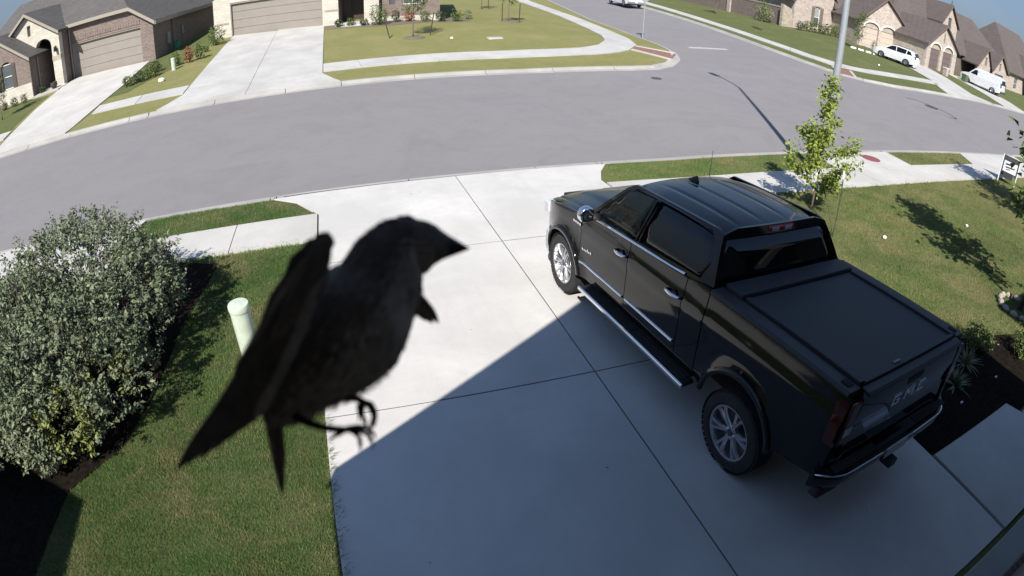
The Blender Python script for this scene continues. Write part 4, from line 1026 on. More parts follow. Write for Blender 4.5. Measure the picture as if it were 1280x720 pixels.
# seats, dash, wheel behind the glass
for k, (x, y) in enumerate(((1.95, .4), (1.95, -.4), (1.05, .4), (1.05, -.4))):
    o = MB().box(x-.05, x+.5, y-.25, y+.25, .8, .98).box(x-.16, x+.0, y-.24, y+.24, .95, 1.52, .03, .03).box(x-.15, x-.04, y-.12, y+.12, 1.53, 1.7, .01, .02).build('seat', M['interior'], truck, bevel=.04); body_parts.append(o)
o = MB().box(2.65, 3.0, -.8, .8, .95, 1.27, .1, 0).build('dashboard', M['interior'], truck, bevel=.04); body_parts.append(o)
ring_ = MB(); ring_.tube([(2.55+.09*sin(t)*.4, .4+.18*cos(t), 1.26+.17*sin(t)) for t in [2*pi*i/24 for i in range(25)]], .016, 6); o = ring_.build('steering_wheel', M['black_plastic'], truck, smooth=True); body_parts.append(o)
# bed rails, cover and tailgate
for s in (1, -1):
    rl = MB().prism([(.79, 1.40), (.945, 1.43), (.95, 1.455), (.93, 1.475), (.80, 1.475)], lambda a, b, t: (t, s*a, b), -1.12, .69).build('bed_rail', M['black_plastic'], truck, bevel=.008); body_parts.append(rl)
    cr_ = MB().box(-1.08, .40, s*.73, s*.785, 1.44, 1.50).build('cover_rail', M['vinyl'], truck, bevel=.006); body_parts.append(cr_)
    for x in (-1.0,): MB().box(x-.05, x+.05, s*.83, s*.89, 1.476, 1.484).build('stake_pocket', M['dark_inner'], rl)
cn = MB().box(.42, .69, -.80, .80, 1.40, 1.515, .015, .01).build('cover_canister', M['vinyl'], truck, bevel=.012); body_parts.append(cn)
cv = MB()
cv.grid(30, 4, lambda u, v: (-1.07+1.48*u, (v-.5)*1.45, 1.478+.0015*cos(u*30*pi)))
cvo = cv.build('bed_cover', M['vinyl'], truck, smooth=True); body_parts.append(cvo)
MB().box(-1.105, -1.055, -.735, .735, 1.455, 1.497).build('cover_lip', M['vinyl'], cvo, bevel=.006)
MB().box(-1.06, -1.03, .2, .3, 1.497, 1.505).build('cover_latch', M['alloy_dark'], cvo)
def tg_fn(a, b, d):
    x = -1.185-.012*math.exp(-((b-1.28)/.12)**2)+.02*math.exp(-((b-1.0)/.16)**2)+(.03 if b < .78 else 0)
    return (x+d, a, b)
tg = shell([(-.785, .70), (.785, .70), (.785, 1.40), (.75, 1.44), (-.75, 1.44), (-.785, 1.40)], [], .09, tg_fn, .05).build('tailgate', M['black_paint'], truck, auto=40); body_parts.append(tg)
MB().prism([(-1.21, 1.43), (-1.12, 1.455), (-1.11, 1.475), (-1.20, 1.468), (-1.235, 1.445)], lambda a, b, t: (a, t, b), -.78, .78).build('tailgate_lip', M['black_plastic'], tg, bevel=.006)
MB().box(-1.2, -1.175, -.13, .13, 1.3, 1.37).build('tailgate_handle', M['black_plastic'], tg, bevel=.008)
# raised chrome-edged letters G M C across the tailgate (viewed from behind, left to right is +y to -y)
def letter(polys, y0, z0, h, name):
    m = MB()
    for pl in polys:
        m.prism([(p[0], p[1]) for p in pl], lambda a, b, t: (t, y0-a*h, z0+b*h), -1.199, -1.188)
    return m.build(name, M['chrome'], tg)
t_ = .2
def bars(ls): return [[(a, b), (c, b), (c, d), (a, d)] for a, b, c, d in ls]
letter(bars([(0, 0, t_, 1), (t_+.002, .8, 1, 1), (t_+.002, 0, 1, t_), (.8, t_+.002, 1, .55), (.5, .4, .798, .55)]), .27, 1.13, .11, 'letter')
letter(bars([(0, 0, t_, 1), (1.1, 0, 1.3, 1)])+[[(t_+.002, 1), (t_+.002, .7), (.65, .25), (.65, .55)], [(.652, .55), (.652, .25), (1.098, .7), (1.098, 1)]], .08, 1.13, .11, 'letter')
letter(bars([(0, 0, t_, 1), (t_+.002, .8, 1, 1), (t_+.002, 0, 1, t_)]), -.14, 1.13, .11, 'letter')
# rear bumper
bmp = MB()
pr = [(-1.17, .56), (-1.31, .56), (-1.335, .60), (-1.335, .715), (-1.30, .76), (-1.17, .76)]
n = 20; rows_ = []
for i in range(n+1):
    y = -1.0+2.0*i/n; sh = max(0, abs(y)-.72)**2*2.2
    rows_.append([(x+sh*(1 if x < -1.2 else .35), y, z) for x, z in pr])
bmp.v = [p for r in rows_ for p in r]; bmp.f = [(i*6+j, i*6+(j+1) % 6, (i+1)*6+(j+1) % 6, (i+1)*6+j) for i in range(n) for j in range(6)]+[tuple(range(6)), tuple(range(n*6, n*6+6))]
bo_ = bmp.build('rear_bumper', M['black_paint'], truck, auto=40); body_parts.append(bo_)
for y0, y1 in ((.2, 1.0), (-1.0, -.2)):
    pts = []
    for i in range(11):
        y = y0+(y1-y0)*i/10; sh = max(0, abs(y)-.72)**2*2.2; pts.append((-1.337+sh, y, .69+.03*(abs(y)-.2)))
    MB().tube(pts, .0085, 6).build('bumper_trim', M['chrome'], bo_, smooth=True)
    MB().box(-1.30, -1.2, y0+.12, y1-.12, .7605, .766).build('step_pad', M['rubber'], bo_)
MB().box(-1.346, -1.337, -.17, .17, .59, .70).build('licence_plate', M['plate'], bo_)
MB().box(-1.35, -1.337, -.2, .2, .703, .715).build('plate_trim', M['chrome'], bo_)
MB().box(-1.40, -1.2, -.05, .05, .44, .52).build('tow_hitch', M['black_plastic'], bo_)
for s in (1, -1):
    va = MB().box(-1.27, -1.1, s*.66, s*.95, .45, .559, .03, .03).build('bumper_valance', M['black_plastic'], truck, bevel=.03); body_parts.append(va)
# front bumper and grille
fb = MB(); pr = [(4.30, .42), (4.56, .44), (4.6, .52), (4.58, .72), (4.5, .80), (4.30, .80)]; n = 20; rows_ = []
for i in range(n+1):
    y = -.97+1.94*i/n; sh = max(0, abs(y)-.5)**2*1.7; rows_.append([(x-sh*(1 if x > 4.4 else .5), y, z) for x, z in pr])
fb.v = [p for r in rows_ for p in r]; fb.f = [(i*6+j, i*6+(j+1) % 6, (i+1)*6+(j+1) % 6, (i+1)*6+j) for i in range(n) for j in range(6)]+[tuple(range(6)), tuple(range(n*6, n*6+6))]
o = fb.build('front_bumper', M['chrome'], truck, auto=40); body_parts.append(o)
gr = MB().box(4.36, 4.50, -.60, .60, .80, 1.16).build('grille', M['black_plastic'], truck, bevel=.02); body_parts.append(gr)
for k in range(4): MB().box(4.50, 4.525, -.56, .56, .85+k*.075, .885+k*.075).build('grille_bar', M['chrome'], gr, bevel=.006)
o = MB().tube([(3.12, -.86, 1.28), (3.1, -.86, 2.05)], [.006, .003], 6).build('mast_antenna', M['black_plastic'], truck); body_parts.append(o)
# the overhang behind the rear axle is short
for o in list(truck.children_recursive):
    if o.type == 'MESH' and o.name.split('.')[0] not in ('exhaust', 'mud_flap'):
        for v in o.data.vertices:
            if v.co.x < -.5: v.co.x = -.5+(v.co.x+.5)*.85
        for v in o.data.vertices:      # the body sits nose-down on its springs
            v.co.z += .034*(AX-v.co.x)-.02; v.co.y *= 1.045
for s in (1, -1):
    for x in (0, AX):
        if x == 0 and s == 1: w0 = make_wheel(); w = w0; w.parent = truck
        else: w = copy_tree(w0, truck)
        w.location = (x, s*.895, .418); w.rotation_euler = (0, random.uniform(0, 1), 0) if s > 0 else (0, random.uniform(0, 1), pi)
# ================================================================ PLANTS
rng = np.random.default_rng(11)
def leaves_mesh(name, C, size, rng, up=.5, aspect=.55, fold=.25, out=None, vary=.35):
    """one small folded leaf (two triangles pairs) at each centre C (n,3)."""
    n = len(C)
    nrm = rng.normal(size=(n, 3)); nrm[:, 2] += up*2
    if out is not None: nrm += out*1.2
    nrm /= np.linalg.norm(nrm, axis=1)[:, None]
    t = rng.normal(size=(n, 3)); t -= nrm*(t*nrm).sum(1)[:, None]; t /= np.linalg.norm(t, axis=1)[:, None]
    b = np.cross(nrm, t)
    L = size*(1+vary*rng.uniform(-1, 1, n))[:, None]; W = L*aspect
    p0 = C-t*L*.5; p2 = C+t*L*.5-nrm*L*.12
    m = C+t*L*.05-nrm*W*fold*.5
    l = m+b*W*.5+nrm*W*fold; r = m-b*W*.5+nrm*W*fold
    V = np.stack([p0, l, p2, r], 1).reshape(-1, 3)
    i = np.arange(n)[:, None]*4
    return npmesh(name, V, np.concatenate([i+np.array([[0, 1, 2]]), i+np.array([[0, 2, 3]])], 0))
def branches(base, top, nlimb, rng, r0, spread, first=.3, curve=.15, parent=None, mat=None, sub=3, lean=0, up=.6, shape=lambda t: 1):
    """tapered trunk with limbs and twigs; returns twig points for the leaves."""
    m = MB(); base = Vector(base); top = Vector(top); H = (top-base).length; pts = []; trunk = []
    ph = rng.uniform(0, 6)
    for i in range(9):
        t = i/8; trunk.append(base.lerp(top, t)+Vector((sin(ph+t*5)*.02*H*t, cos(ph*1.3+t*4)*.02*H*t, 0)))
    m.tube(trunk, [r0*(1.25 if i == 0 else 1)*(1-.88*i/8) for i in range(9)], 8)
    for k in range(nlimb):
        t = first+(1-first)*((k+.5)/nlimb)*.97; i = int(t*8); p = trunk[i].lerp(trunk[min(i+1, 8)], t*8-i)
        a = k*2.4+rng.uniform(-.5, .5); L = spread*shape(t)*rng.uniform(.75, 1.2)
        d = Vector((cos(a), sin(a), up+rng.uniform(-.2, .3))).normalized()
        lp = [p]
        for j in range(1, 5): lp.append(p+d*L*j/4+Vector((rng.uniform(-.06, .06)*L, rng.uniform(-.06, .06)*L, curve*L*(j/4)**2)))
        rr = max(.004, r0*.45*(1-t*.7)); m.tube(lp, [rr*(1-.8*j/4) for j in range(5)], 5, cap=False)
        pts += [lp[j].lerp(lp[j+1], q) for j in range(1, 4) for q in (0, .35, .7)]+[lp[4]]
        for q in range(sub):
            s0 = lp[1+q % 3]; dd = (d+Vector(rng.uniform(-.9, .9, 3))).normalized(); e = s0+dd*L*rng.uniform(.3, .5)
            m.tube([s0, s0.lerp(e, .5)+Vector((0, 0, .02)), e], [rr*.4, rr*.3, rr*.12], 4, cap=False)
            pts += [s0.lerp(e, z) for z in (.4, .7, 1)]
    pts += [trunk[8], trunk[7]]
    o = m.build('trunk', mat, parent, smooth=True)
    return pts
def tree(name, label, loc, H, spread, nlimb, nleaf, leaf, mat, bark, r0, group=None, first=.3, clump=.12, shape=lambda t: 1, seed=1, lean=(0, 0), up=.6, sub=3, cat='tree', ground=None, topw=1):
    r = np.random.default_rng(seed)
    z = G(loc[0], loc[1]) if ground is None else ground
    root = thing(name, label, cat, (loc[0], loc[1], z), 0, group)
    pts = branches((0, 0, -.05), (lean[0], lean[1], H*.96), nlimb, r, r0, spread, first, .12, root, bark, sub, up=up, shape=shape)
    P_ = np.array([tuple(p) for p in pts]); pw = np.where(P_[:, 2] > H*.56, topw, 1.0)*(.55+.9*(np.sin(np.arange(len(P_))*1.7)**2)); idx = r.choice(len(P_), nleaf, p=pw/pw.sum())
    C = P_[idx]+r.normal(size=(nleaf, 3))*clump
    C = C[C[:, 2] > H*first*.5]
    o = link('crown', leaves_mesh('crown', C, leaf, r), mat, root); o['kind'] = 'stuff'
    return root
def shrub(name, label, loc, radii, nleaf, leaf, mat, seed=1, group=None, stems=7, bark='bark_dark', cat='shrub', aspect=.5, rz=0):
    r = np.random.default_rng(seed); rx, ry, rz_ = radii
    root = thing(name, label, cat, (loc[0], loc[1], G(loc[0], loc[1])+.01), rz, group)
    m = MB(); pts = []
    for k in range(stems):
        a = r.uniform(0, 2*pi); q = r.uniform(.3, .95); e = Vector((cos(a)*rx*q, sin(a)*ry*q, rz_*r.uniform(1.1, 1.9)*(1.05-.5*q)))
        m.tube([(cos(a)*.1*rx, sin(a)*.1*ry, -.05), (e.x*.55, e.y*.55, e.z*.55), e], [.02*rz_+.006, .012*rz_+.004, .004], 5, cap=False)
    m.build('stems', M[bark], root)
    d = r.normal(size=(nleaf, 3)); d /= np.linalg.norm(d, axis=1)[:, None]
    lump = 1+.12*np.sin(d[:, 0]*5+seed)+.1*np.sin(d[:, 1]*7+2*seed)+.1*np.sin(d[:, 2]*8-d[:, 0]*4+seed)
    q = (r.uniform(.15, 1, nleaf)**.33)*lump
    C = d*q[:, None]*np.array([rx, ry, rz_]); C[:, 2] += rz_*.95; C += r.normal(size=C.shape)*.05*rz_
    ok = C[:, 2] > .03
    o = link('foliage', leaves_mesh('foliage', C[ok], leaf, r, up=.5, aspect=aspect, out=d[ok]), mat, root); o['kind'] = 'stuff'
    return root
M['leaf_sage'] = m_leaf('grey_green_leaf', (.05, .072, .03), (.185, .212, .13), trans=.1)
M['leaf_young'] = m_leaf('yellow_green_leaf', (.13, .16, .035), (.24, .25, .075), trans=.2)
M['leaf_bright'] = m_leaf('bright_green_leaf', (.15, .23, .035), (.32, .37, .085), trans=.35)
M['leaf_mid'] = m_leaf('mid_green_leaf', (.06, .1, .025), (.13, .17, .05), trans=.25)
M['leaf_dark'] = m_leaf('dark_green_leaf', (.03, .05, .016), (.075, .095, .035), trans=.2)
M['leaf_red'] = m_leaf('rust_red_leaf', (.16, .05, .025), (.3, .1, .05), trans=.2)
M['leaf_straw'] = m_leaf('straw_leaf', (.14, .16, .08), (.26, .28, .16), trans=.2)

# ---- the big grey-green bush by the lawn
def big_bush():
    r = np.random.default_rng(5)
    cx, cy = -3.95, 5.9; z0 = G(cx, cy)
    root = thing('round_bush', 'large dense grey-green bush at the left edge of the front lawn', 'bush', (cx, cy, z0))
    m = MB()
    lobes = [(0, .4, .95, 1.5, 1.8, .9), (-.9, -.2, .72, 1.2, 1.5, .68), (.35, -.95, .85, 1.15, 1.15, .78), (-.2, 1.3, .95, 1.2, 1.15, .75), (.85, .6, .72, .75, 1.3, .66), (-1.4, 1.0, .55, 1.0, 1.2, .5), (.2, -1.5, .6, .75, .6, .55), (-1.0, -1.3, .62, 1.0, .9, .58)]
    tips = []; leaves = []; outs = []
    N = 6200
    for k in range(N):
        l = lobes[r.integers(0, len(lobes))]
        d = r.normal(size=3); d /= np.linalg.norm(d)
        if d[2] < -.55: continue
        q = r.uniform(.72, 1.03)
        p = np.array(l[:3])+d*q*np.array(l[3:])*(1+.06*sin(d[0]*9+k % 3)+.05*sin(d[1]*11))
        if p[2] < .08: continue
        if sin(p[0]*6.3+p[2]*4.1)*sin(p[1]*5.7-p[2]*5.3+1)+.6*sin(p[0]*11-p[1]*9) < -.62 and r.uniform() < .8: continue
        tips.append((p, d))
    for p, d in tips:
        # a sprig: leaves along a short upward shoot
        g_ = d*.6+np.array([0, 0, .55])+r.normal(size=3)*.3; g_ /= np.linalg.norm(g_); L = r.uniform(.08, .2)
        if r.uniform() < .13 and d[2] > -.1: L *= r.uniform(1.5, 2.4); g_ = (g_+np.array([0, 0, .5])); g_ /= np.linalg.norm(g_)
        n = int(9+L*40)
        for j in range(n):
            leaves.append(p+g_*L*(j/n-.2)+r.normal(size=3)*.022); outs.append(g_*.8+r.normal(size=3)*.5)
    C = np.array(leaves); O = np.array(outs); C[:, 2] *= .95
    young = ((np.hypot(C[:, 0]-1.0, C[:, 1]+1.0) < .36) | (np.hypot(C[:, 0]-.62, C[:, 1]+1.75) < .34)) & (r.uniform(size=len(C)) < .7) & (C[:, 2] < 1.0)
    for nm, sel, mat in (('foliage', ~young, 'leaf_sage'), ('young_foliage', young, 'leaf_young')):
        o = link(nm, leaves_mesh(nm, C[sel], .058, r, up=.35, aspect=.5, out=O[sel]*.5), M[mat], root); o['kind'] = 'stuff'
    for k in range(16):
        a = r.uniform(0, 2*pi); e = Vector((cos(a)*r.uniform(.5, 1.4), sin(a)*r.uniform(.5, 1.5), r.uniform(.8, 1.5)))
        m.tube([(cos(a)*.15, sin(a)*.2, -.05), (e.x*.5, e.y*.5, e.z*.45), e], [.03, .02, .006], 5, cap=False)
    m.build('stems', M['bark_dark'], root)
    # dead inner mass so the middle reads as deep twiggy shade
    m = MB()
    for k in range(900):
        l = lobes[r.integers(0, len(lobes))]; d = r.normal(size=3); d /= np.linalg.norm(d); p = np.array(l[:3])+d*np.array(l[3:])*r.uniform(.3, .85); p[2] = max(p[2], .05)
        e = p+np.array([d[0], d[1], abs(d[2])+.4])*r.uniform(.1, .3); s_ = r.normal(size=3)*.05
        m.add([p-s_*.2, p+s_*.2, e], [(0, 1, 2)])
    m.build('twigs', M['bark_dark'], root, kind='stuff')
    return root
big_bush()

# ---- grass: blades as geometry where they can be seen singly
def in_poly_np(X, Y, poly):
    r = np.zeros(len(X), bool); j = len(poly)-1
    for i in range(len(poly)):
        a, b = poly[i], poly[j]
        if a[1] != b[1]: r ^= ((a[1] > Y) != (b[1] > Y)) & (X < (b[0]-a[0])*(Y-a[1])/(b[1]-a[1])+a[0])
        j = i
    return r
def vG(X, Y):
    r = 1.05*np.clip((X-8)/37, 0, 1)
    return np.where(Y < 12.2, SL*np.maximum(Y, -2)+r*np.clip(Y/12.2, 0, 1), -.75+r)
def grass(name, poly, dens, h, w, mat, seed, holes=(), wfac=1.0, lean=.6):
    r = np.random.default_rng(seed)
    xs = [p[0] for p in poly]; ys = [p[1] for p in poly]
    n = int((max(xs)-min(xs))*(max(ys)-min(ys))*dens)
    X = r.uniform(min(xs), max(xs), n); Y = r.uniform(min(ys), max(ys), n)
    ok = in_poly_np(X, Y, poly)
    for hp in holes: ok &= ~in_poly_np(X, Y, hp)
    # thin patches
    pn = np.sin(X*2.1+seed)*np.sin(Y*1.7+seed*2)+.6*np.sin(X*5.3+Y*3.1)+.5*np.sin(Y*6.7-X*2.9)
    ok &= r.uniform(size=n) < .72+.28*np.clip(pn, -1, 1)
    X, Y = X[ok], Y[ok]; n = len(X); Z = vG(X, Y)-.005
    a = r.uniform(0, 2*pi, n); hh = h*r.uniform(.45, 1.25, n); ww = w*r.uniform(.7, 1.3, n); ln = r.uniform(0, lean, n)*hh; b = r.uniform(0, 2*pi, n)
    P0 = np.stack([X-np.cos(a)*ww/2, Y-np.sin(a)*ww/2, Z], 1); P1 = np.stack([X+np.cos(a)*ww/2, Y+np.sin(a)*ww/2, Z], 1)
    P2 = np.stack([X+np.cos(b)*ln, Y+np.sin(b)*ln, Z+hh], 1)
    V = np.stack([P0, P1, P2], 1).reshape(-1, 3)
    return tag(link(name, npmesh(name, V, np.arange(n*3).reshape(-1, 3)), mat), kind='stuff')
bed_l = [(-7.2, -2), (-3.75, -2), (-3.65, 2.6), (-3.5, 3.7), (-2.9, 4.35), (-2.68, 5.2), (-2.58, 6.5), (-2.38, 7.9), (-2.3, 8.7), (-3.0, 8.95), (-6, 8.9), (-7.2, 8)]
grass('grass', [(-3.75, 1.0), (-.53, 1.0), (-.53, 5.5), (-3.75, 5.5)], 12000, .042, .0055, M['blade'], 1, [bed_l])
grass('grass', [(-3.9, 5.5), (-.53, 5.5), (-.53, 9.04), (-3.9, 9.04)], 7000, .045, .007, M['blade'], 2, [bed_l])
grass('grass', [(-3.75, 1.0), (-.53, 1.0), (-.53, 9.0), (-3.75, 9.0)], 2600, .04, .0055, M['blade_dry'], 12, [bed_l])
grass('grass', [(-5.2, 10.33), (-.6, 10.33), (-1.6, 11.62), (-4.6, 11.66)], 4500, .05, .008, M['blade'], 3)
grass('grass', [(5.55, 3.0), (9.3, 2.7), (10.3, 2.2), (12, 1.6), (16, 4.5), (16, 9.04), (5.55, 9.04)], 2600, .042, .009, M['blade'], 4)
grass('grass', [(5.55, 3.0), (9.3, 2.7), (10.3, 2.2), (12, 1.6), (17, 3.5), (23, 6.4), (23, 9.04), (5.55, 9.04)], 2400, .042, .009, M['blade_dry'], 5)
grass('grass', [(5.6, 10.4), (12.9, 10.4), (13.1, 11.78), (6.15, 11.74)], 3000, .05, .01, M['blade'], 6)
grass('grass', [(17.15, 10.4), (22.05, 10.4), (22.8, 11.65), (17.25, 11.7)], 1500, .05, .012, M['blade_dry'], 7)
# tufts leaning over the driveway edge
def edge_tufts(name, path, n, mat, seed, out):
    r = np.random.default_rng(seed); V = []
    for k in range(n):
        i = r.integers(0, len(path)-1); t = r.uniform(); x = path[i][0]+(path[i+1][0]-path[i][0])*t; y = path[i][1]+(path[i+1][1]-path[i][1])*t
        for q in range(r.integers(3, 8)):
            bx, by = x+r.normal()*.02, y+r.normal()*.03; z = G(bx, by); L = r.uniform(.04, .12); a = r.normal()*.6
            dx, dy = out[0]*L*.8+sin(a)*L*.3, out[1]*L*.8+r.normal()*L*.4; w = .005
            V += [(bx-w*out[1], by-w*out[0], z), (bx+w*out[1], by+w*out[0], z), (bx+dx, by+dy, z+.035+L*r.uniform(.1, .5))]
    return tag(link(name, npmesh(name, np.array(V), np.arange(len(V)).reshape(-1, 3)), mat), kind='stuff')
edge_tufts('grass', [(-.53, 1.2), (-.53, 9)], 260, M['blade_dry'], 21, (1, 0))
edge_tufts('grass', [(-3.6, 9.03), (-.6, 9.03)], 120, M['blade'], 22, (0, 1))
edge_tufts('grass', [(6, 9.03), (20, 9.03)], 260, M['blade'], 23, (0, 1))
edge_tufts('grass', [(-4.2, 10.34), (-.7, 10.34)], 110, M['blade'], 24, (0, -1))

# ---- near trees
tree('young_tree', 'slender young tree with bright green leaves on the lawn beyond the pickup', (9.5, 8.07), 3.15, .72, 17, 3300, .1, M['leaf_bright'], M['bark'], .028, first=.1, clump=.075, shape=lambda t: (1.25-1.05*max(0, (t-.3))/.7)*(1 if t < .5 else .5)*(.75 if t < .16 else 1)*(.7+.5*abs(sin(t*23))), seed=3, topw=.24, lean=(-.12, .05))
tree('shade_tree', 'leafy tree at the right lawn edge with a stone ring at its foot', (11.15, 3.05), 4.7, 1.35, 15, 1500, .2, M['leaf_mid'], M['bark_dark'], .05, first=.25, clump=.16, shape=lambda t: 1.25-.9*t, seed=8)
tree('shade_tree', 'dark leafy tree at the far right of the lawn before the yard sign', (18.75, 5.55), 4.4, 1.55, 20, 3400, .17, M['leaf_dark'], M['bark_dark'], .045, first=.1, clump=.2, shape=lambda t: 1.2-.8*t, seed=9)
# stone ring round the tree
rg = thing('stone_ring', 'ring of rough pale stones round the foot of the shade tree', 'stone ring', (11.1, 3.1, G(11.1, 3.1)))
for k in range(13):
    a = 2*pi*k/13; q = np.random.default_rng(k); m = MB()
    def rock(u, v, q=q, s_=[q.uniform(.8, 1.2) for _ in range(6)]):
        t, f = u*pi, v*2*pi; return (.1*s_[0]*sin(t)*cos(f)*(1+.15*sin(3*f+s_[3]*9)), .075*s_[1]*sin(t)*sin(f)*(1+.1*cos(2*t)), .06*s_[2]*cos(t)+.03)
    m.grid(5, 7, rock); o = m.build('stone', M['stone_rock'] if 'stone_rock' in M else M.setdefault('stone_rock', simple('field_stone', (.32, .28, .23), .9, var=.25, scale=12, bump=.3)), rg); o.location = (cos(a)*.45, sin(a)*.45, 0); o.rotation_euler = (0, 0, a+pi/2)
# stake beside the young tree
st = MB().tube([(0, 0, -.1), (.09, .12, .55), (.2, .28, 1.12)], .014, 6)
ro = thing('tree_stake', 'thin leaning brown stake with a pale tip beside the young tree', 'stake', (8.85, 6.75, G(8.85, 6.75)))
st.build('pole', M['bark_dark'], ro); MB().tube([(.2, .28, 1.12), (.235, .33, 1.28)], .02, 6).build('tip', M['trim_white'], ro)
MB().tube([(0, 0, .0), (.25, .5, .35), (.6, 1.25, .9)], .006, 4).build('guy_wire', M['bark_dark'], ro)
# spiky plants in the bed
def yucca(loc, n, L, label, seed):
    r = np.random.default_rng(seed); root = thing('spiky_plant', label, 'plant', (loc[0], loc[1], G(*loc)+.02))
    for k in range(n):
        a = k*2.4+r.uniform(-.2, .2); el = radians(r.uniform(15, 80)); l = L*r.uniform(.7, 1.1); m = MB()
        for j in range(5):
            t = j/4; d = l*t; x = d*cos(el)*(1); z = d*sin(el)-.35*l*t*t*cos(el); w = .02*(1-t*.95)
            m.v += [(x, -w, z), (x, w, z), (x, 0, z+.004)]
        m.f = [(i*3+j, i*3+(j+1) % 3, (i+1)*3+(j+1) % 3, (i+1)*3+j) for i in range(4) for j in range(3)]
        o = m.build('leaf', M['leaf_straw'], root); o.rotation_euler = (0, 0, a)
yucca((7.05, 2.3), 60, .34, 'spiky pale green plant in the dark bed, nearer the pickup bumper', 31)
yucca((7.75, 2.55), 60, .36, 'spiky pale green plant in the dark bed, nearer the lawn', 32)

for k, (x, y, r0_, lab) in enumerate(((8.45, 2.75, .28, 'low dark shrub in the shaded bed beyond the two spiky plants'), (9.3, 2.1, .34, 'dark shrub in the shaded bed near the entry walk corner'), (6.3, 2.5, .22, 'small dark shrub in the shaded bed tucked behind the pickup bumper'))):
    shrub('shrub', lab, (x, y), (r0_, r0_, r0_*.8), 700, .06, M['leaf_mid'], 120+k, 'low shrubs in the shaded bed', 5)
# ---- far yard plants
tree('young_tree', 'young staked tree on the corner lawn in front of the middle house', (4.55, 32.7), 3.3, .75, 12, 1100, .12, M['leaf_mid'], M['bark'], .045, 'young trees on the corner lawn', first=.42, clump=.16, seed=14)
tree('young_tree', 'young staked tree on the corner lawn nearest the curved sidewalk', (11.9, 38.6), 3.0, .7, 11, 900, .12, M['leaf_mid'], M['bark'], .045, 'young trees on the corner lawn', first=.45, clump=.15, seed=15)
tree('young_tree', 'young staked tree farthest back on the corner lawn', (12.9, 49.8), 3.2, .8, 11, 800, .13, M['leaf_mid'], M['bark'], .05, 'young trees on the corner lawn', first=.4, clump=.15, seed=16)
tree('young_tree', 'thin young tree in dark shade at the far end of the corner lawn', (8.7, 52), 3.2, .8, 11, 700, .14, M['leaf_dark'], M['bark'], .05, 'young trees on the corner lawn', first=.4, clump=.15, seed=17)
for k, (x, y, dx, lab) in enumerate(((3.3, 32.9, -.12, 'dark wooden tree stake leaning to the left of the first lawn tree'), (5.55, 33.1, .25, 'dark wooden tree stake leaning right beside the first lawn tree'), (11.4, 38.5, 0, 'dark tree stake left of the tree by the curved sidewalk'), (12.45, 38.0, .03, 'dark tree stake right of the tree by the curved sidewalk'), (13.4, 49.5, 0, 'dark tree stake beside the farthest lawn tree'))):
    o = MB().tube([(0, 0, -.2), (dx*(1 if k else 3), 0, 1.35)], .032, 6).build('tree_stake', M['bark_dark']); o.location = (x, y, G(x, y)); tag(o, lab, 'stake', 'stakes beside the lawn trees')
for k, (x, y) in enumerate(((4.6, 32.6), (11.9, 38.5))):
    m = MB().lathe([(.001, .05), (.5, .045), (.62, .0), (.63, -.05)], 18); o = m.build('bare_soil', M['dirt']); o.location = (x, y, G(x, y)+.02); o['kind'] = 'structure'
for k, (x, y, rx, rz_, mat, n, lab) in enumerate((
        (-.05+.55, 39.0, .3, .28, 'leaf_dark', 260, 'small dark shrub at the foot of the right garage pier of the middle house'),
        (1.3, 39.0, .32, .3, 'leaf_mid', 260, 'small flowering shrub left of the middle house entry step'),
        (2.15, 38.65, .3, .26, 'leaf_dark', 240, 'low shrub right of the middle house entry step'),
        (3.15, 38.3, .62, .75, 'leaf_mid', 900, 'tall feathery grass clump beside the middle house entry'),
        (4.3, 39.0, .3, .45, 'leaf_dark', 300, 'narrow dark upright shrub below the small window of the middle house'),
        (5.15, 38.9, .4, .45, 'leaf_red', 380, 'reddish shrub below the wide window of the middle house'),
        (6.2, 38.7, .4, .38, 'leaf_mid', 340, 'rounded green shrub below the wide window of the middle house'),
        (7.2, 38.6, .38, .4, 'leaf_dark', 330, 'dark shrub near the right corner of the middle house'),
        (8.3, 38.7, .4, .42, 'leaf_mid', 340, 'green shrub at the very corner of the middle house'),
        (9.4, 40.2, .35, .35, 'leaf_straw', 260, 'straw coloured shrub past the corner of the middle house'))):
    shrub('shrub', lab, (x, y), (rx, rx*.9, rz_), n, .11, M[mat], 40+k, 'shrubs along the front of the middle house', 5)
for k, (x, y, r_, rz_, mat, n, lab) in enumerate((
        (-11.45, 30.6, .35, .3, 'leaf_mid', 260, 'low green shrub nearest the left driveway in the side bed'), (-10.85, 31.0, .38, .36, 'leaf_dark', 320, 'dark green shrub second from the left driveway'),
        (-10.3, 31.6, .4, .4, 'leaf_mid', 330, 'green shrub with a pale flower in the side bed'), (-10.5, 32.9, .5, .38, 'leaf_dark', 380, 'dark shrub behind the others in the side bed'),
        (-9.3, 33.6, .35, .42, 'leaf_mid', 300, 'green shrub behind the pale utility post'), (-8.55, 33.9, .32, .5, 'leaf_red', 300, 'rusty red shrub beside the pale utility post'),
        (-7.95, 34.3, .3, .55, 'leaf_mid', 300, 'upright green shrub right of the rusty one'), (-7.7, 38.6, .6, .7, 'leaf_mid', 700, 'big loose bush at the corner of the middle garage'),
        (-8.1, 36.6, .28, .2, 'leaf_mid', 160, 'tiny round shrub on the grass before the big bush'))):
    shrub('shrub', lab, (x, y), (r_, r_*.9, rz_), n, .12, M[mat], 60+k, 'shrubs between the two driveways', 5)
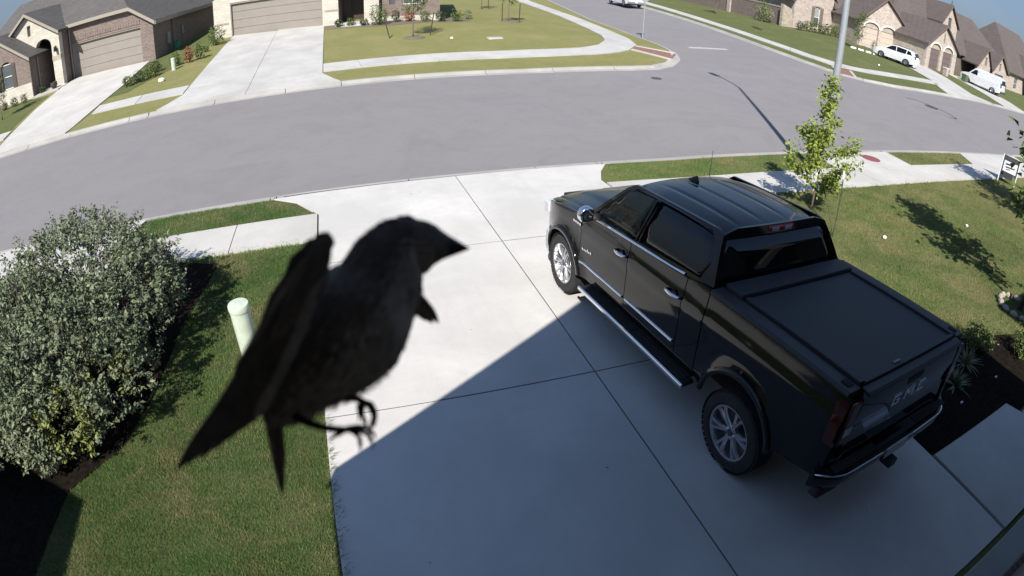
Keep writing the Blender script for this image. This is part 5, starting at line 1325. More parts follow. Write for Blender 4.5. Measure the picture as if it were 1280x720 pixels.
for k, (x, y, rz_, lab) in enumerate(((-20.95, 34.6, .34, 'round dark shrub nearest the corner of the left house wing'), (-21.75, 34.5, .34, 'dark shrub in the middle of the row under the left window'), (-22.6, 34.4, .3, 'dark shrub under the shuttered window of the left house'), (-20.1, 36.0, .3, 'small shrub beside the left house porch'))):
    shrub('shrub', lab, (x, y), (.3, .3, rz_), 300, .1, M['leaf_dark'], 80+k, 'shrubs under the left house window', 4)
tree('young_tree', 'dark young tree at the left edge before the left house', (-21.0, 31.4), 2.6, .55, 12, 1000, .12, M['leaf_dark'], M['bark'], .045, first=.45, clump=.15, seed=18)
for k in range(8):
    lab = ('bushy shrub at the left end of the row below the shuttered window', 'second bushy shrub from the left below the shuttered window', 'low round shrub left of the shuttered window sill', 'shrub directly below the shuttered window', 'shrub right of the shuttered window sill', 'tall shrub third from the right in the stone house row', 'tall shrub second from the right in the stone house row', 'shrub at the right end of the row beside the stone house corner')[k]
    x = 44.9+k*1.05; shrub('shrub', lab, (x, 44.6-.15*k), (.62, .55, .5+.18*((k*7) % 3)/2+.02*k), 420, .15, M['leaf_mid' if k % 3 else 'leaf_dark'], 90+k, 'shrubs below the shuttered window of the stone house', 5)
tree('young_tree', 'slim young tree with sparse leaves in front of the cream garage doors', (45.2, 36.6), 3.6, .7, 14, 900, .15, M['leaf_mid'], M['bark'], .05, 'young trees beyond the cross street', first=.25, clump=.17, seed=19)
tree('young_tree', 'young tree with a pale trunk before the brick garden wall', (39.4, 52.5), 3.4, .8, 10, 700, .15, M['leaf_mid'], M['bark'], .07, 'young trees beyond the cross street', first=.5, clump=.18, seed=20)
tree('young_tree', 'small tree with dark leaves on the lawn before the stone house', (36.2, 41.0), 2.9, .55, 10, 420, .13, M['leaf_mid'], M['bark'], .03, 'young trees beyond the cross street', first=.35, clump=.16, seed=21)
shrub('shrub', 'tall vine-like bush against the end of the brick garden wall', (43.3, 48.8), (.5, 1.6, 1.0), 900, .16, M['leaf_straw'], 99)
shrub('shrub', 'small pale shrub beside the white car', (51.2, 39.2), (.4, .4, .55), 260, .13, M['leaf_straw'], 98)

# ================================================================ SMALL THINGS
M['ped_green'] = simple('pale_green_plastic', (.44, .5, .4), .5, var=.14, scale=7)
pd = thing('utility_pedestal', 'pale green round utility post standing on the lawn behind the bird', 'utility post', (-1.37, 5.63, G(-1.37, 5.63)))
MB().lathe([(.122, -.1), (.122, .80)], 28, 'z').build('post', M['ped_green'], pd, auto=40)
MB().lathe([(.128, .80), (.131, .815), (.131, .865), (.124, .88), (.001, .888)], 28).build('cap', M['ped_green'], pd, auto=40)
o = MB().lathe([(.10, -.03), (.10, .02), (.085, .035), (.001, .04)], 18).build('valve_lid', simple('green_lid', (.03, .16, .1), .6)); o.location = (-1.62, 4.72, G(-1.62, 4.72)); tag(o, 'small green round valve lid in the grass beside the lawn', 'valve lid')
lamp = thing('street_lamp', 'tall grey street lamp post by the near kerb behind the young tree', 'street lamp', (11.77, 10.1, G(11.77, 10.1)))
M['galv'] = simple('grey_galvanised', (.36, .38, .4), .5, .4, var=.08)
MB().lathe([(.115, -.1), (.11, 1), (.085, 6), (.06, 9.9), (.055, 10.6)], 20).build('pole', M['galv'], lamp, auto=40)
MB().lathe([(.19, 0), (.19, .05), (.12, .12), (.10, .3)], 20).build('base', M['galv'], lamp, auto=40)
MB().tube([(0, 0, 10.5), (.1, .5, 10.85), (.22, 1.3, 10.95), (.3, 2.1, 10.95)], .04, 8).build('arm', M['galv'], lamp, smooth=True)
MB().box(.15, .45, 1.9, 2.65, 10.88, 11.02, .04, .06).build('lamp_head', M['galv'], lamp, bevel=.02)
sg = thing('sign_post', 'thin grey sign post on the grass corner of the cross street', 'sign post', (19.07, 32.9, G(19.07, 32.9)))
MB().tube([(0, 0, -.2), (0, 0, 3.0)], .032, 8).build('post', M['galv'], sg)
pts = [(.36*cos(pi/8+k*pi/4), .36*sin(pi/8+k*pi/4)) for k in range(8)]
MB().prism(pts, lambda a, b, t: (a, t, 2.75+b), .034, .04).build('plate', M['galv'], sg)
fs = thing('yard_sign', 'small white real estate sign in a dark frame at the right edge of the lawn', 'yard sign', (21.95, 8.6, G(21.95, 8.6)), radians(-62))
M['sign_white'] = simple('sign_white', (.62, .64, .66), .5, var=.06)
M['sign_dark'] = simple('sign_dark', (.035, .04, .05), .5, var=.2)
MB().box(-.3, -.27, -.015, .015, -.2, .8).build('leg', M['sign_white'], fs); MB().box(.27, .3, -.015, .015, -.2, .8).build('leg', M['sign_white'], fs)
pn = MB().box(-.268, .268, -.012, .012, .14, .78).build('panel', M['sign_dark'], fs)
MB().box(-.225, .225, -.018, -.0125, .33, .64).build('face', M['sign_white'], pn)
MB().box(-.2, .2, -.017, -.0125, .68, .73).build('top_band', M['alloy'], pn)
m = MB()
for k, (a, b, z, h) in enumerate(((-.17, .1, .52, .05), (-.15, .16, .44, .04), (-.12, .02, .38, .025))): m.prism([(a, z), (b, z+.03), (b, z+.03+h), (a, z+h)], lambda p, q, t: (p, t, q), -.0205, -.0185)
m.build('print_strokes', M['sign_dark'], pn, kind='stuff')
for k, (x, y, s_, lab) in enumerate(((10.18, 6.35, .05, 'small white scrap on the dry grass near the young tree'), (14.04, 6.24, .045, 'small white scrap on the grass beyond the tree shadow'), (6.52, 31.5, .09, 'white ball-like scrap on the corner lawn'), (39.8, 29.6, .1, 'white scrap on the lawn before the white car'))):
    q = np.random.default_rng(k+50); m = MB(); m.grid(4, 6, lambda u, v: (s_*sin(u*pi)*cos(v*2*pi)*(1+.3*sin(5*v)), s_*sin(u*pi)*sin(v*2*pi), s_*.8*cos(u*pi)+s_*.6)); o = m.build('white_scrap', M['white_paint']); o.location = (x, y, G(x, y)+.02); tag(o, lab, 'litter', 'white scraps on the lawns')
o = MB().box(-.42, .42, -.28, .28, -.06, .05, .02, .02).build('meter_lid', M['farcon'], bevel=.01); o.location = (8.87, 31.25, G(8.87, 31.25)); tag(o, 'pale rectangular meter box lid flush in the corner lawn', 'meter lid')
o = thing('utility_post', 'short pale green utility post among the shrubs between the driveways', 'utility post', (-9.15, 32.5, G(-9.15, 32.5)))
MB().lathe([(.13, -.1), (.13, .62)], 14).build('post', M['ped_green'], o); MB().lathe([(.14, .62), (.14, .69), (.001, .72)], 14).build('cap', M['ped_green'], o)
b_ = thing('wheelie_bin', 'green bin standing in shade against the side of the left house', 'bin', (-10.9, 40.2, G(-10.9, 40.2)), radians(10)); gm = simple('green_bin', (.015, .16, .07), .5)
MB().box(-.17, .17, -.17, .17, 0, .62, -.02, -.02).build('body', gm, b_, bevel=.03); MB().box(-.2, .2, -.2, .2, .625, .67).build('lid', gm, b_, bevel=.02)
m = MB(); m.grid(5, 8, lambda u, v: (.2*sin(u*pi)*cos(2*pi*v), .16*sin(u*pi)*sin(2*pi*v), .13*cos(u*pi)+.08)); o = m.build('white_rock', M['white_paint']); o.location = (-9.2, 29.9, G(-9.2, 29.9)); tag(o, 'small white rock on the grass between the driveways', 'rock')
fp = thing('flower_pot', 'dark round flower pot on the pale porch step of the left house', 'flower pot', (-19.2, 36.2, G(-19.2, 36.2)+.12)); MB().lathe([(.16, 0), (.28, .2), (.26, .4), (.22, .42), (.2, .36), (.001, .34)], 18).build('pot', M['frontdoor'], fp)
tag(drape('porch_slab', [(-20.55, 35.2), (-18.6, 35.6), (-18.4, 36.85), (-20.5, 37.6)], .1, M['farcon'], res=.6, skirt=.3), kind='structure')
es = thing('edging_stones', 'row of pale edging stones along the grass beside the white car', 'edging')
for k in range(9):
    x = 44.9+k*.62; y = 36.9-k*.5; o = MB().box(-.32, .32, -.14, .14, -.1, .14, .04, .04).build('stone', M['white_paint'], es, bevel=.02); o.location = (x, y, G(x, y)); o.rotation_euler = (0, 0, -.65+random.uniform(-.2, .2))
mp_ = thing('garden_pillar', 'short pale stone post at the corner of the brown garage doors', 'post', (57.2, 33.0, G(57.2, 33.0))); MB().box(-.25, .25, -.25, .25, -.2, .8).build('shaft', M['stone_mix'], mp_); MB().box(-.3, .3, -.3, .3, .802, .9).build('cap', M['trim_white'], mp_)
o = thing('wheelie_bin', 'pale green bin beside the front of the white van', 'bin', (60.6, 32.2, G(60.6, 32.2))); MB().box(-.28, .28, -.3, .3, 0, .9, -.03, -.03).build('body', M['leaf_mid'] if False else simple('olive_bin', (.07, .11, .05), .6), o, bevel=.03); MB().box(-.33, .33, -.35, .35, .902, .97).build('lid', M['ped_green'], o, bevel=.02)
for k, (x, y) in enumerate(((6.8, 2.0), (8.05, 2.05))):
    m = MB(); m.grid(4, 6, lambda u, v: (.035*sin(u*pi)*cos(2*pi*v), .02*sin(u*pi)*sin(2*pi*v), .02*cos(u*pi)+.02)); o = m.build('pale_pebble', M['white_paint']); o.location = (x, y, G(x, y)+.02); tag(o, ('pale pebble on the dark bed beside the pickup bumper', 'pale pebble on the dark bed near the entry walk')[k], 'pebble', 'pebbles on the dark bed')

r_ = np.random.default_rng(404); V = []; F = []
for k in range(26):
    if k < 22: x, y = r_.uniform(-.4, 5.4), r_.uniform(1.2, 11)
    elif k < 24: x = r_.uniform(-9, 14); y = 12.3+abs(r_.normal())*.5
    else: x = r_.uniform(-12, 18); y = 23.0-abs(r_.normal())*.6
    z = G(x, y)+(.036 if k < 22 else -.092); L = r_.uniform(.01, .022); a = r_.uniform(0, 6.3); b0 = len(V)
    c, s_ = cos(a)*L, sin(a)*L
    V += [(x-c, y-s_, z), (x+s_*.4, y-c*.4, z+.004), (x+c, y+s_, z+.008), (x-s_*.4, y+c*.4, z+.004)]; F += [(b0, b0+1, b0+2), (b0, b0+2, b0+3)]
tag(link('fallen_leaves', npmesh('fallen_leaves', np.array(V), np.array(F)), simple('dry_leaf', (.07, .05, .03), .9, var=.4, scale=3, world=True)), kind='stuff')
fs.scale = (1.35, 1.35, 1.35)
# ================================================================ CARS IN THE DISTANCE
M['car_white'] = m_carpaint('white_car_paint', (.62, .63, .64), 0)
M['car_silver'] = m_carpaint('silver_white_paint', (.60, .62, .64), .1)
def far_wheel(parent, x, y, r, sgn):
    w = MB().lathe([(r*.62, -.1), (r*.95, -.11), (r, -.08), (r, .08), (r*.95, .11), (r*.62, .1)], 22, 'y', closed=True).build('wheel', M['rubber'], parent, auto=30)
    rm = MB().lathe([(r*.63, .06), (r*.6, .09), (r*.5, .05), (.001, .04)], 22, 'y')
    for k in range(5):
        a = 2*pi*k/5; c, s_ = cos(a), sin(a); rm.add([(r*.1*c-.03*s_, .085, r*.1*s_+.03*c), (r*.58*c-.035*s_, .09, r*.58*s_+.035*c), (r*.58*c+.035*s_, .09, r*.58*s_-.035*c), (r*.1*c+.03*s_, .085, r*.1*s_-.03*c)], [(0, 1, 2, 3)])
    rm.build('rim', M['alloy'], w)
    w.location = (x, y, r); w.rotation_euler = (0, 0, 0 if sgn > 0 else pi)
def car(name, label, cat, loc, yaw, low, roof_, W, belt_z, wins, wb, r, paint, inset=.16, rear_win=None, wind=None, arch_r=None, kids=None):
    """low: side outline below the belt (x, z); roof_: outline of the cabin above the belt; wheels at wb."""
    root = thing(name, label, cat, (loc[0], loc[1], G(loc[0], loc[1])+.04), yaw)
    h = W/2
    def body_fn(s): return lambda a, b, d: (a, s*(h-.05*max(0, (b-.75))**1.5-.05*max(0, .5-b)-d-(.5*max(0, abs(a)-(low_max-.45))**2)), b)
    low_max = max(abs(p[0]) for p in low)
    sides = []
    for s in (1, -1): sides.append(shell(low, [], .16, body_fn(s), .06))
    m = MB()
    for q in sides: m.add(q.v, q.f)
    # skin between the two sides: nose, hood, tail
    top = [p for p in low if p[1] > .2]
    ring_ = low
    n = len(ring_); L = []
    for s in (1, -1):
        f = body_fn(s); L.append([f(a, b, .002) for a, b in ring_])
    for k in range(n):
        a, b = ring_[k], ring_[(k+1) % n]
        if max(a[1], b[1]) < .56 and min(abs(a[0]-w) for w in wb) < r*1.6: continue
        row = []
        for q in range(7):
            t = q/6; e = .03*sin(pi*t)
            row.append([tuple(Vector(L[0][i]).lerp(Vector(L[1][i]), t)+Vector((e*(1 if ring_[i][0] > 0 else -1)*(1 if abs(ring_[i][0]) > low_max*.8 else 0), 0, e*(1 if ring_[i][1] >= belt_z-.25 else 0)))) for i in (k, (k+1) % n)])
        for q in range(6): m.add([row[q][0], row[q][1], row[q+1][1], row[q+1][0]], [(0, 1, 2, 3)])
    m.build('body', paint, root, auto=38)
    def cab(a, b, t): return (a, t*(h-.06-inset*max(0, (b-belt_z))/max(.2, (max(p[1] for p in roof_)-belt_z))), b)
    MB().prism(roof_, cab, -1, 1).build('cabin', paint, root, bevel=.06)
    for nm, poly in wins:
        for s in (1, -1):
            MB().prism(poly, lambda a, b, t: (a, cab(a, b, s)[1]+s*t, b), -.02, .012).build(nm, M['tint'], root)
    for nm, (x0, z0, x1, z1, wy) in (rear_win or []):
        d = Vector((z1-z0, 0, -(x1-x0))).normalized()*.014
        if (x0 < 0) == (d.x > 0): d = -d
        def yy(z): return cab(0, z, 1)[1]-.1
        m = MB(); m.add([(x0+d.x, -yy(z0)*wy, z0+d.z), (x0+d.x, yy(z0)*wy, z0+d.z), (x1+d.x, yy(z1)*wy, z1+d.z), (x1+d.x, -yy(z1)*wy, z1+d.z), (x0-d.x*2, -yy(z0)*wy, z0-d.z*2), (x0-d.x*2, yy(z0)*wy, z0-d.z*2), (x1-d.x*2, yy(z1)*wy, z1-d.z*2), (x1-d.x*2, -yy(z1)*wy, z1-d.z*2)], [(0, 1, 2, 3), (7, 6, 5, 4), (0, 4, 5, 1), (1, 5, 6, 2), (2, 6, 7, 3), (3, 7, 4, 0)])
        m.build(nm, M['tint'], root)
    MB().box(min(wb)-r*1.2, max(wb)+r*1.2, -h*.72, h*.72, r*.55, belt_z*.8).build('underbody', M['dark_inner'], root)
    for x in wb:
        for s in (1, -1): far_wheel(root, x, s*(h-.12), r, s)
    for nm, bx, mt in (kids or []): MB().box(*bx).build(nm, mt, root, bevel=.01)
    return root
def arch_low(cx, r, z0): return [(cx-r*cos(pi*i/8), z0+max(0, sqrt(max(0, 1))*r*sin(pi*i/8))) for i in range(9)]
def low_outline(x0, x1, zr, zf, zb, wb, r, nose, tail):
    """clockwise outline from tail bottom over wheel arches to nose, back along the belt."""
    o = [(x0, zr)]
    for c in sorted(wb): o += arch_low(c, r*1.16, r*.72)
    return o+[(x1, zf)]+nose+tail
# white crossover on the driveway
car('parked_car', 'white estate-style car parked nose first before the cream garage doors', 'car', (47.9, 33.6), radians(107),
    low_outline(-2.2, 2.25, .34, .3, 1.0, (-1.3, 1.4), .35, [(2.33, .55), (2.28, .78), (1.9, .93), (1.25, 1.02)], [(-2.2, 1.05), (-2.3, .75)]),
    [(1.3, 1.0), (.45, 1.52), (-.2, 1.62), (-1.5, 1.58), (-1.95, 1.48), (-2.22, 1.03)], 1.82, 1.0,
    [('front_window', [(1.0, 1.06), (.42, 1.46), (-.05, 1.53), (-.1, 1.06)]), ('rear_window', [(-.18, 1.06), (-.13, 1.53), (-1.2, 1.5), (-1.15, 1.08)]), ('quarter_window', [(-1.25, 1.1), (-1.28, 1.49), (-1.6, 1.44), (-1.85, 1.14)])],
    (-1.3, 1.4), .35, M['car_white'], .2, [('rear_screen', (-2.2, 1.08, -2.0, 1.43, .9)), ('windscreen', (1.25, 1.04, .52, 1.47, .95))],
    kids=[('tail_lamp', (-2.26, -2.1, .66, .86, .85, 1.12), M['tail']), ('tail_lamp', (-2.26, -2.1, -.86, -.66, .85, 1.12), M['tail']), ('licence_plate', (-2.31, -2.27, -.22, .22, .74, .85), M['plate']), ('bumper', (-2.36, -2.2, -.78, .78, .34, .52), M['car_white']), ('roof_rail', (-1.5, .2, .58, .62, 1.6, 1.66), M['alloy']), ('roof_rail', (-1.5, .2, -.62, -.58, 1.6, 1.66), M['alloy'])])
car('cargo_van', 'white windowless cargo van parked on the farthest driveway at right', 'van', (63.2, 31.0), radians(96),
    low_outline(-2.75, 2.7, .4, .36, 1.15, (-1.72, 1.72), .37, [(2.8, .7), (2.72, .98), (2.2, 1.12), (1.7, 1.22)], [(-2.78, 1.2), (-2.8, .7)]),
    [(1.75, 1.18), (.95, 1.98), (.5, 2.1), (-2.4, 2.12), (-2.7, 2.0), (-2.79, 1.16)], 2.0, 1.18,
    [('cab_window', [(1.45, 1.26), (.92, 1.8), (.55, 1.85), (.5, 1.26)])], (-1.72, 1.72), .37, M['car_silver'], .16,
    [('windscreen', (1.72, 1.22, 1.0, 1.92, .95)), ('rear_screen', (-2.785, 1.35, -2.72, 1.85, .9))],
    kids=[('tail_lamp', (-2.83, -2.72, .82, .95, 1.0, 1.5), M['tail']), ('tail_lamp', (-2.83, -2.72, -.95, -.82, 1.0, 1.5), M['tail']), ('bumper', (-2.92, -2.72, -.9, .9, .42, .6), M['alloy_dark']), ('licence_plate', (-2.83, -2.79, -.2, .2, .85, .97), M['plate'])])
car('parked_truck', 'white pickup truck driving away along the cross street, only its lower half in view', 'pickup truck', (30.7, 57.4), radians(86),
    low_outline(-2.8, 2.7, .42, .4, 1.1, (-1.85, 1.75), .4, [(2.8, .7), (2.75, 1.05), (2.2, 1.18), (1.5, 1.2)], [(-2.85, 1.2), (-2.85, .6)]),
    [(1.35, 1.18), (.7, 1.8), (.4, 1.88), (-1.0, 1.86), (-1.3, 1.18)], 1.98, 1.18,
    [('front_window', [(1.05, 1.26), (.6, 1.72), (-.05, 1.78), (-.08, 1.26)]), ('rear_window', [(-.15, 1.26), (-.13, 1.78), (-.9, 1.76), (-1.1, 1.26)])], (-1.85, 1.75), .4, M['car_white'], .2,
    [('rear_screen', (-1.3, 1.3, -1.05, 1.75, .9))],
    kids=[('tail_lamp', (-2.89, -2.78, .8, .94, .75, 1.15), M['tail']), ('tail_lamp', (-2.89, -2.78, -.94, -.8, .75, 1.15), M['tail']), ('bumper', (-3.0, -2.86, -.95, .95, .45, .66), M['chrome']), ('licence_plate', (-3.02, -3.0, -.17, .17, .5, .62), M['plate'])])
# ================================================================ THE BIRD, in flight a hand's breadth from the lens
def m_feather(name, c1, c2, streak=60):
    t = NT(name); o = t.oc(); n = t.noise(o, 55, 5, .7); n2 = t.noise(o, 260, 3, .7); isl = t.n('ShaderNodeNewGeometry').outputs['Random Per Island']
    c = t.mix(t.mapr(n, .3, .7, 0, 1), c1, c2); c = t.mix(t.mapr(n2, .4, .75, 0, .5), c, sc(c1, .5)); c = t.mix(t.mapr(isl, 0, 1, 0, .35), c, sc(c2, 1.2))
    t.bump(n2, .4, .0005)
    return t.fin(c, .8, spec=.2)
M['plum_back'] = m_feather('brown_plumage', (.09, .078, .066), (.3, .26, .215))
M['plum_belly'] = m_feather('grey_brown_plumage', (.25, .225, .19), (.5, .46, .4))
M['plum_wing'] = m_feather('dark_wing_plumage', (.07, .062, .054), (.21, .188, .16))
M['plum_edge'] = m_feather('pale_feather_edge', (.3, .27, .23), (.55, .5, .44))
M['beak'] = simple('horn_beak', (.02, .017, .016), .4, var=.2, scale=200)
M['bird_leg'] = simple('dark_bird_leg', (.02, .013, .012), .6, var=.3, scale=300)
M['bird_eye'] = simple('black_eye', (.004, .004, .004), .05)
bn = Vector((-.062, .811, -.582)).normalized(); ba = Vector((.988, -.043, -.147)); ba = (ba-bn*ba.dot(bn)).normalized(); bb = ba.cross(bn)
if bb.z < 0: bb = -bb
bird = thing('flying_bird', 'small brown sparrow in flight close to the camera with its feet hanging down', 'bird')
bz = -bn
k_ = .001
w0_ = Vector((-.0157, .2190, -.1571))          # 0.27 m from the lens
C0 = Vector((0, 0, CAM_H))+w0_
bird.matrix_world = Matrix(((ba.x, bb.x, bz.x, C0.x), (ba.y, bb.y, bz.y, C0.y), (ba.z, bb.z, bz.z, C0.z), (0, 0, 0, 1)))
ST = [(-27.6, -36.8, 3), (-24.6, -34.4, 6.6), (-18.9, -29.4, 11.4), (-7.9, -17.6, 19.4), (4.4, -4.4, 25.4), (15.1, 9.2, 26.2), (23.4, 21.4, 21.6), (29.0, 32.7, 18.6), (35.9, 40.3, 15.8), (43.6, 41.6, 13.0), (49.0, 42.4, 10.6), (53.0, 42.3, 8.0), (56.5, 42.1, 6.0), (61.8, 41.8, 3.5), (66.0, 41.5, 1.4), (68.2, 41.4, .3)]
def spline(vals, t):
    n = len(vals)-1; x = t*n; i = min(int(x), n-1); f = x-i
    p0, p1, p2, p3 = vals[max(i-1, 0)], vals[i], vals[i+1], vals[min(i+2, n)]
    return tuple(.5*((2*b)+(-a+c)*f+(2*a-5*b+4*c-d)*f*f+(-a+3*b-3*c+d)*f**3) for a, b, c, d in zip(p0, p1, p2, p3))
NS, NR = 75, 36
rowsB = []
def body_at(t, ang):
    x, y, r = spline(ST, t); x2, y2, _ = spline(ST, min(t+.004, 1)); x1, y1, _ = spline(ST, max(t-.004, 0))
    d = Vector((x2-x1, y2-y1, 0)).normalized(); nrm = Vector((-d.y, d.x, 0)); r = max(r, .25)
    dep = .9 if t < .66 else .9-.35*min(1, (t-.66)/.12)
    rr = r*(1+.02*sin(ang*3+t*40)*(1 if t < .7 else .2))
    return Vector((x, y, 0))+nrm*rr*cos(ang)+Vector((0, 0, 1))*rr*dep*sin(ang), nrm, d
m = MB()
for i in range(NS+1):
    for j in range(NR):
        p, _, _ = body_at(i/NS, 2*pi*j/NR); m.v.append(tuple(p*k_))
m.f = [(i*NR+j, i*NR+(j+1) % NR, (i+1)*NR+(j+1) % NR, (i+1)*NR+j) for i in range(NS) for j in range(NR)]+[tuple(range(NR)), tuple(range(NS*NR, NS*NR+NR))]
bo_ = m.build('body', M['plum_back'], bird, smooth=True)
bo_.data.materials.append(M['plum_belly']); bo_.data.materials.append(M['beak'])
for f in bo_.data.polygons:
    i = f.vertices[0]//NR; j = f.vertices[0] % NR; a = 2*pi*j/NR; t = i/NS
    if t > .80: f.material_index = 2
    elif cos(a) < -.1+.25*sin(a*5+t*30)*.3 and t < .66: f.material_index = 1
# contour feathers lying over the body so its edge is soft
r_ = np.random.default_rng(77)
fb_ = MB(); fd_ = MB()
for k in range(5200):
    t = r_.uniform(.03, .765); a = r_.uniform(0, 2*pi); p, nrm, d = body_at(t, a)
    out = (nrm*cos(a)+Vector((0, 0, 1))*sin(a)*.9).normalized()
    L = (2.2+3.6*(1-t))*r_.uniform(.6, 1.25); w = L*.3
    back = (-d+out*r_.uniform(.04, .22)+Vector(r_.normal(size=3)*.12)).normalized(); sd = back.cross(out).normalized()
    q = p+out*.15
    tgt = fb_ if (cos(a) < -.05+.2*r_.normal() and t < .66) else fd_
    v = [q-sd*w*.3, q+sd*w*.3, q+back*L*.55+sd*w*.5+out*.25, q+back*L, q+back*L*.55-sd*w*.5+out*.25]
    tgt.add([tuple(x*k_) for x in v], [(0, 1, 2, 3, 4)])
fd_.build('back_feathers', M['plum_back'], bird, kind='stuff'); fb_.build('belly_feathers', M['plum_belly'], bird, kind='stuff')
def feather(p0, p1, w, z0, z1, parent, mat, bend=0, name='feather', tipw=.25, label=None):
    """a vane with a raised shaft, curved in its plane."""
    p0 = Vector((p0[0], p0[1], z0)); p1 = Vector((p1[0], p1[1], z1)); d = (p1-p0); L = d.length; d.normalize()
    s = Vector((-d.y, d.x, 0)).normalized(); m = MB(); n = 12
    for i in range(n+1):
        t = i/n; c = p0+d*L*t+s*bend*L*sin(pi*t)
        ww = w*(.35+.65*min(1, t*4))*(1 if t < .72 else max(.03, (1-((t-.72)/.28)**1.8)))
        for q, zz in ((-1, -.25), (-.8, -.1), (-.12, .12), (0, .5), (.12, .1), (.75, -.15)): m.v.append(tuple((c+s*ww*q+Vector((0, 0, zz)))*k_))
        for q, zz in ((.75, -.4), (-1, -.5)): m.v.append(tuple((c+s*ww*q+Vector((0, 0, zz)))*k_))
    m.f = [(i*8+j, i*8+(j+1) % 8, (i+1)*8+(j+1) % 8, (i+1)*8+j) for i in range(n) for j in range(8)]+[tuple(range(8)), tuple(range(n*8, n*8+8))]
    o = m.build(name, mat, parent); o.data.materials.append(M['plum_edge'])
    for f in o.data.polygons:
        if f.index < n*8 and f.index % 8 == 0: f.material_index = 1
    return o
# near wing, folded down and back
cov = [(-3.0, 42.5), (-.6, 43.6), (1.8, 41.3), (1.6, 33.0), (-.2, 21.0), (-7.5, 3.4), (-16.4, -13.3), (-25.5, -25), (-33, -30), (-37.3, -25.6), (-36.0, -14.6), (-31, 1.0), (-25.2, 16.4), (-19, 25.0), (-16.4, 32.5), (-9.6, 38.2)]
def wing_z(a, b): return 21+4*sin((a+30)/30)-max(0, (-a-10))*.16
wg = shell(cov, [], 3.2, lambda a, b, d: ((a)*k_, (b)*k_, (wing_z(a, b)+3.0*max(0, 1-((b-5-a*.9)/40)**2)-d)*k_), 2.4).build('wing', M['plum_wing'], bird, smooth=True)
prim = [((-24, 5), (-73, -61.5), 3.4, -.035), ((-22, 2), (-71, -61), 3.6, -.03), ((-21, 0), (-67, -59), 3.8, -.02), ((-20, -3), (-61, -56.5), 4.0, -.01), ((-17, -6), (-54, -52), 4.0, 0), ((-17, -9), (-47.5, -47.5), 4.0, 0), ((-17, -12), (-42, -43.5), 4, 0), ((-17, -14), (-37, -39), 4, 0), ((-16, -16), (-34, -36), 4, 0)]
for k, (a, b, w, bd) in enumerate(prim): feather(a, b, w, wing_z(*a)-.5*k+1.5, 15-.6*k, wg, M['plum_wing'], -bd, 'wing_feather')
for k in range(16):
    t = k/15; a = (-3-16*t, 34-30*t); b = (a[0]-17-6*t, a[1]-22-2*t); feather(a, b, 3.6, wing_z(*a)+3.6, wing_z(*b)+4.0, wg, M['plum_wing'], -.03, 'covert_feather')
for k in range(14):
    t = k/13; a = (0-9*t, 40-30*t); b = (a[0]-9-6*t, a[1]-13); feather(a, b, 2.8, wing_z(*a)+4.4, wing_z(*b)+5.0, wg, M['plum_back'], -.02, 'covert_feather')
for k, (a, b) in enumerate((((-8, 34), (-2.4, 44)), ((-5, 34), (.6, 43.6)), ((-2, 33), (2.2, 41.6)), ((-11, 31), (-7.2, 41.2)))): feather(a, b, 2.2, 22, 20, wg, M['plum_wing'], .03, 'wing_feather')
for k, (a, b, w) in enumerate((((-1, 24), (-13, -2), 2.0), ((-4, 14), (-18, -14), 2.1), ((-8, 4), (-23, -24), 2.2), ((-13, -6), (-28, -33), 2.2), ((-17, -14), (-33, -38), 2.0))): feather(a, b, w, wing_z(*a)+5.2, wing_z(*b)+4.6, wg, M['plum_belly'], -.04, 'wing_feather')
# far wing tips seen below the throat
fwg = shell([(30, 24), (40, 26), (45.2, 19), (44, 14), (36, 12)], [], 3, lambda a, b, d: (a*k_, b*k_, (-14-d)*k_), 2).build('far_wing', M['plum_wing'], bird, smooth=True)
for k, (a, b, w) in enumerate((((40, 24), (57.5, 5.8), 2.6), ((40, 22), (54.5, 5.6), 2.6), ((38, 20), (51.5, 7), 2.4), ((37, 18), (48.5, 9.5), 2.2))): feather(a, b, w, -14-k, -22-k, fwg, M['plum_wing'], .05, 'wing_feather')
# tail
tl_ = shell([(-30.5, -32), (-24, -33), (-22.5, -45), (-25, -52), (-29.5, -47)], [], 3, lambda a, b, d: (a*k_, b*k_, (2-d)*k_), 2).build('tail', M['plum_wing'], bird, smooth=True)
for k, (a, b, w) in enumerate((((-27, -32), (-24.2, -76), 2.6), ((-26.2, -33), (-24.8, -74), 2.4), ((-27.5, -33), (-25.4, -70), 2.6), ((-28.2, -33), (-26.4, -65), 2.4), ((-28.8, -33), (-27.6, -59), 2.2), ((-25, -32), (-24, -68), 2.2))): feather(a, b, w, 4-k*1.2, 2-k*1.5, tl_, M['plum_wing'], .03, 'tail_feather')
# legs and feet: shank, three toes forward, one back, each with its claw
def leg(pts, toes, z, name='leg'):
    m = MB(); m.tube([((x)*k_, y*k_, zz*k_) for x, y, zz in pts], [r*k_ for r in (2.6, 2.0, 1.65, 1.65, 1.5)][:len(pts)], 10)
    lg = m.build(name, M['bird_leg'], bird, smooth=True)
    for tp in toes:
        n = len(tp); t = MB().tube([(x*k_, y*k_, zz*k_) for x, y, zz in tp], [(1.22-.36*i/(n-1)+(.2 if i % 2 else 0))*k_ for i in range(n)], 8).build('toe', M['bird_leg'], lg, smooth=True)
        e = Vector(tp[-1]); d = (e-Vector(tp[-2])).normalized(); c1 = e+d*1.6+Vector((0, -.5, 0)); c2 = e+d*2.6+Vector((-.6, -1.7, 0))
        MB().tube([tuple(e*k_), tuple(c1*k_), tuple(c2*k_)], [.85*k_, .6*k_, .12*k_], 6).build('claw', M['bird_leg'], t, smooth=True)
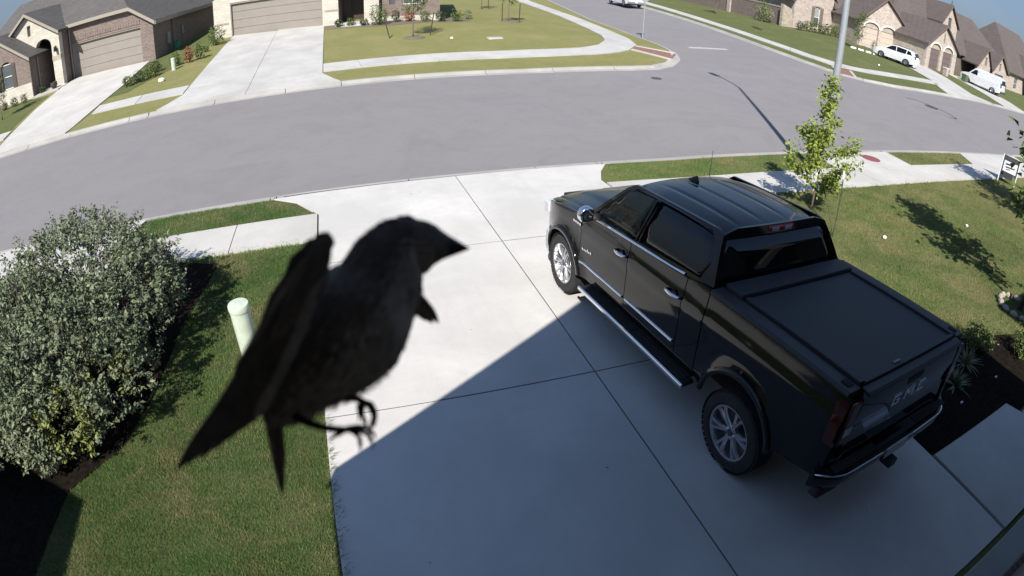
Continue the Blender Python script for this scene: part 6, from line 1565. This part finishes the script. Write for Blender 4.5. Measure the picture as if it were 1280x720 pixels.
leg([(-15.5, -35.6, 8), (-9.5, -39.0, 11), (-2.0, -41.0, 13), (3.5, -41.6, 13.5), (8.5, -41.9, 13.5)],
    [[(8, -41.5, 13.5), (11.5, -43.0, 14.5), (13.4, -45.6, 14.5), (13.6, -48.6, 13.5)], [(8, -41.8, 13.5), (13.5, -42.2, 15), (17.2, -43.8, 15), (18.6, -46.9, 14)], [(8, -41.2, 13.5), (13, -40.8, 12.5), (17.2, -41.4, 12), (19.4, -43.6, 11.5)], [(7.5, -41.8, 13), (4.2, -43.4, 14.8), (2.2, -44.3, 15.2)]], 12)
leg([(3, -25.5, 3), (6.5, -28.4, 5), (10.5, -28.6, 6), (13.5, -28.9, 6), (16.5, -30.4, 6)],
    [[(16.5, -30, 6), (19.2, -32.8, 7), (20.6, -36.6, 7), (19.8, -40.6, 6.5), (18.8, -42.4, 6)], [(16.5, -30.4, 6), (15.4, -33.2, 8), (15.4, -36.2, 8.5), (16.4, -39.2, 8)], [(16.5, -30.2, 6), (20, -31.6, 4.5), (21.8, -35, 4), (21.6, -38.6, 3.6)], [(16.2, -30.4, 6), (13.8, -32.2, 7.2), (13.9, -35, 7.6)]], 6)
# feathered thighs
for p, q, r0 in (((-12, -30, 6), (-8.6, -38.6, 10.5), 5.5), ((3, -20, 2), (8, -28.6, 5), 5.5)):
    m = MB(); P0, P1 = Vector(p), Vector(q); m.tube([tuple(P0.lerp(P1, t)*k_) for t in (0, .35, .7, 1)], [r0*k_, r0*.85*k_, r0*.5*k_, 1.7*k_], 12); m.build('thigh', M['plum_belly'], bird, smooth=True)
# eyes, and the gape line of the beak
for s in (1, -1):
    m = MB(); m.grid(8, 12, lambda u, v: ((38.2+2.1*sin(u*pi)*cos(2*pi*v))*k_, (45.0+2.1*sin(u*pi)*sin(2*pi*v))*k_, s*(10.2+1.7*cos(u*pi))*k_)); m.build('eye', M['bird_eye'], bird, smooth=True)
    MB().tube([tuple(Vector(p)*k_) for p in ((50.5, 41.0, s*5.2), (56, 41.2, s*3.2), (62, 41.3, s*1.9), (67.6, 41.2, s*.3))], .22*k_, 5).build('beak_line', M['bird_eye'], bird)
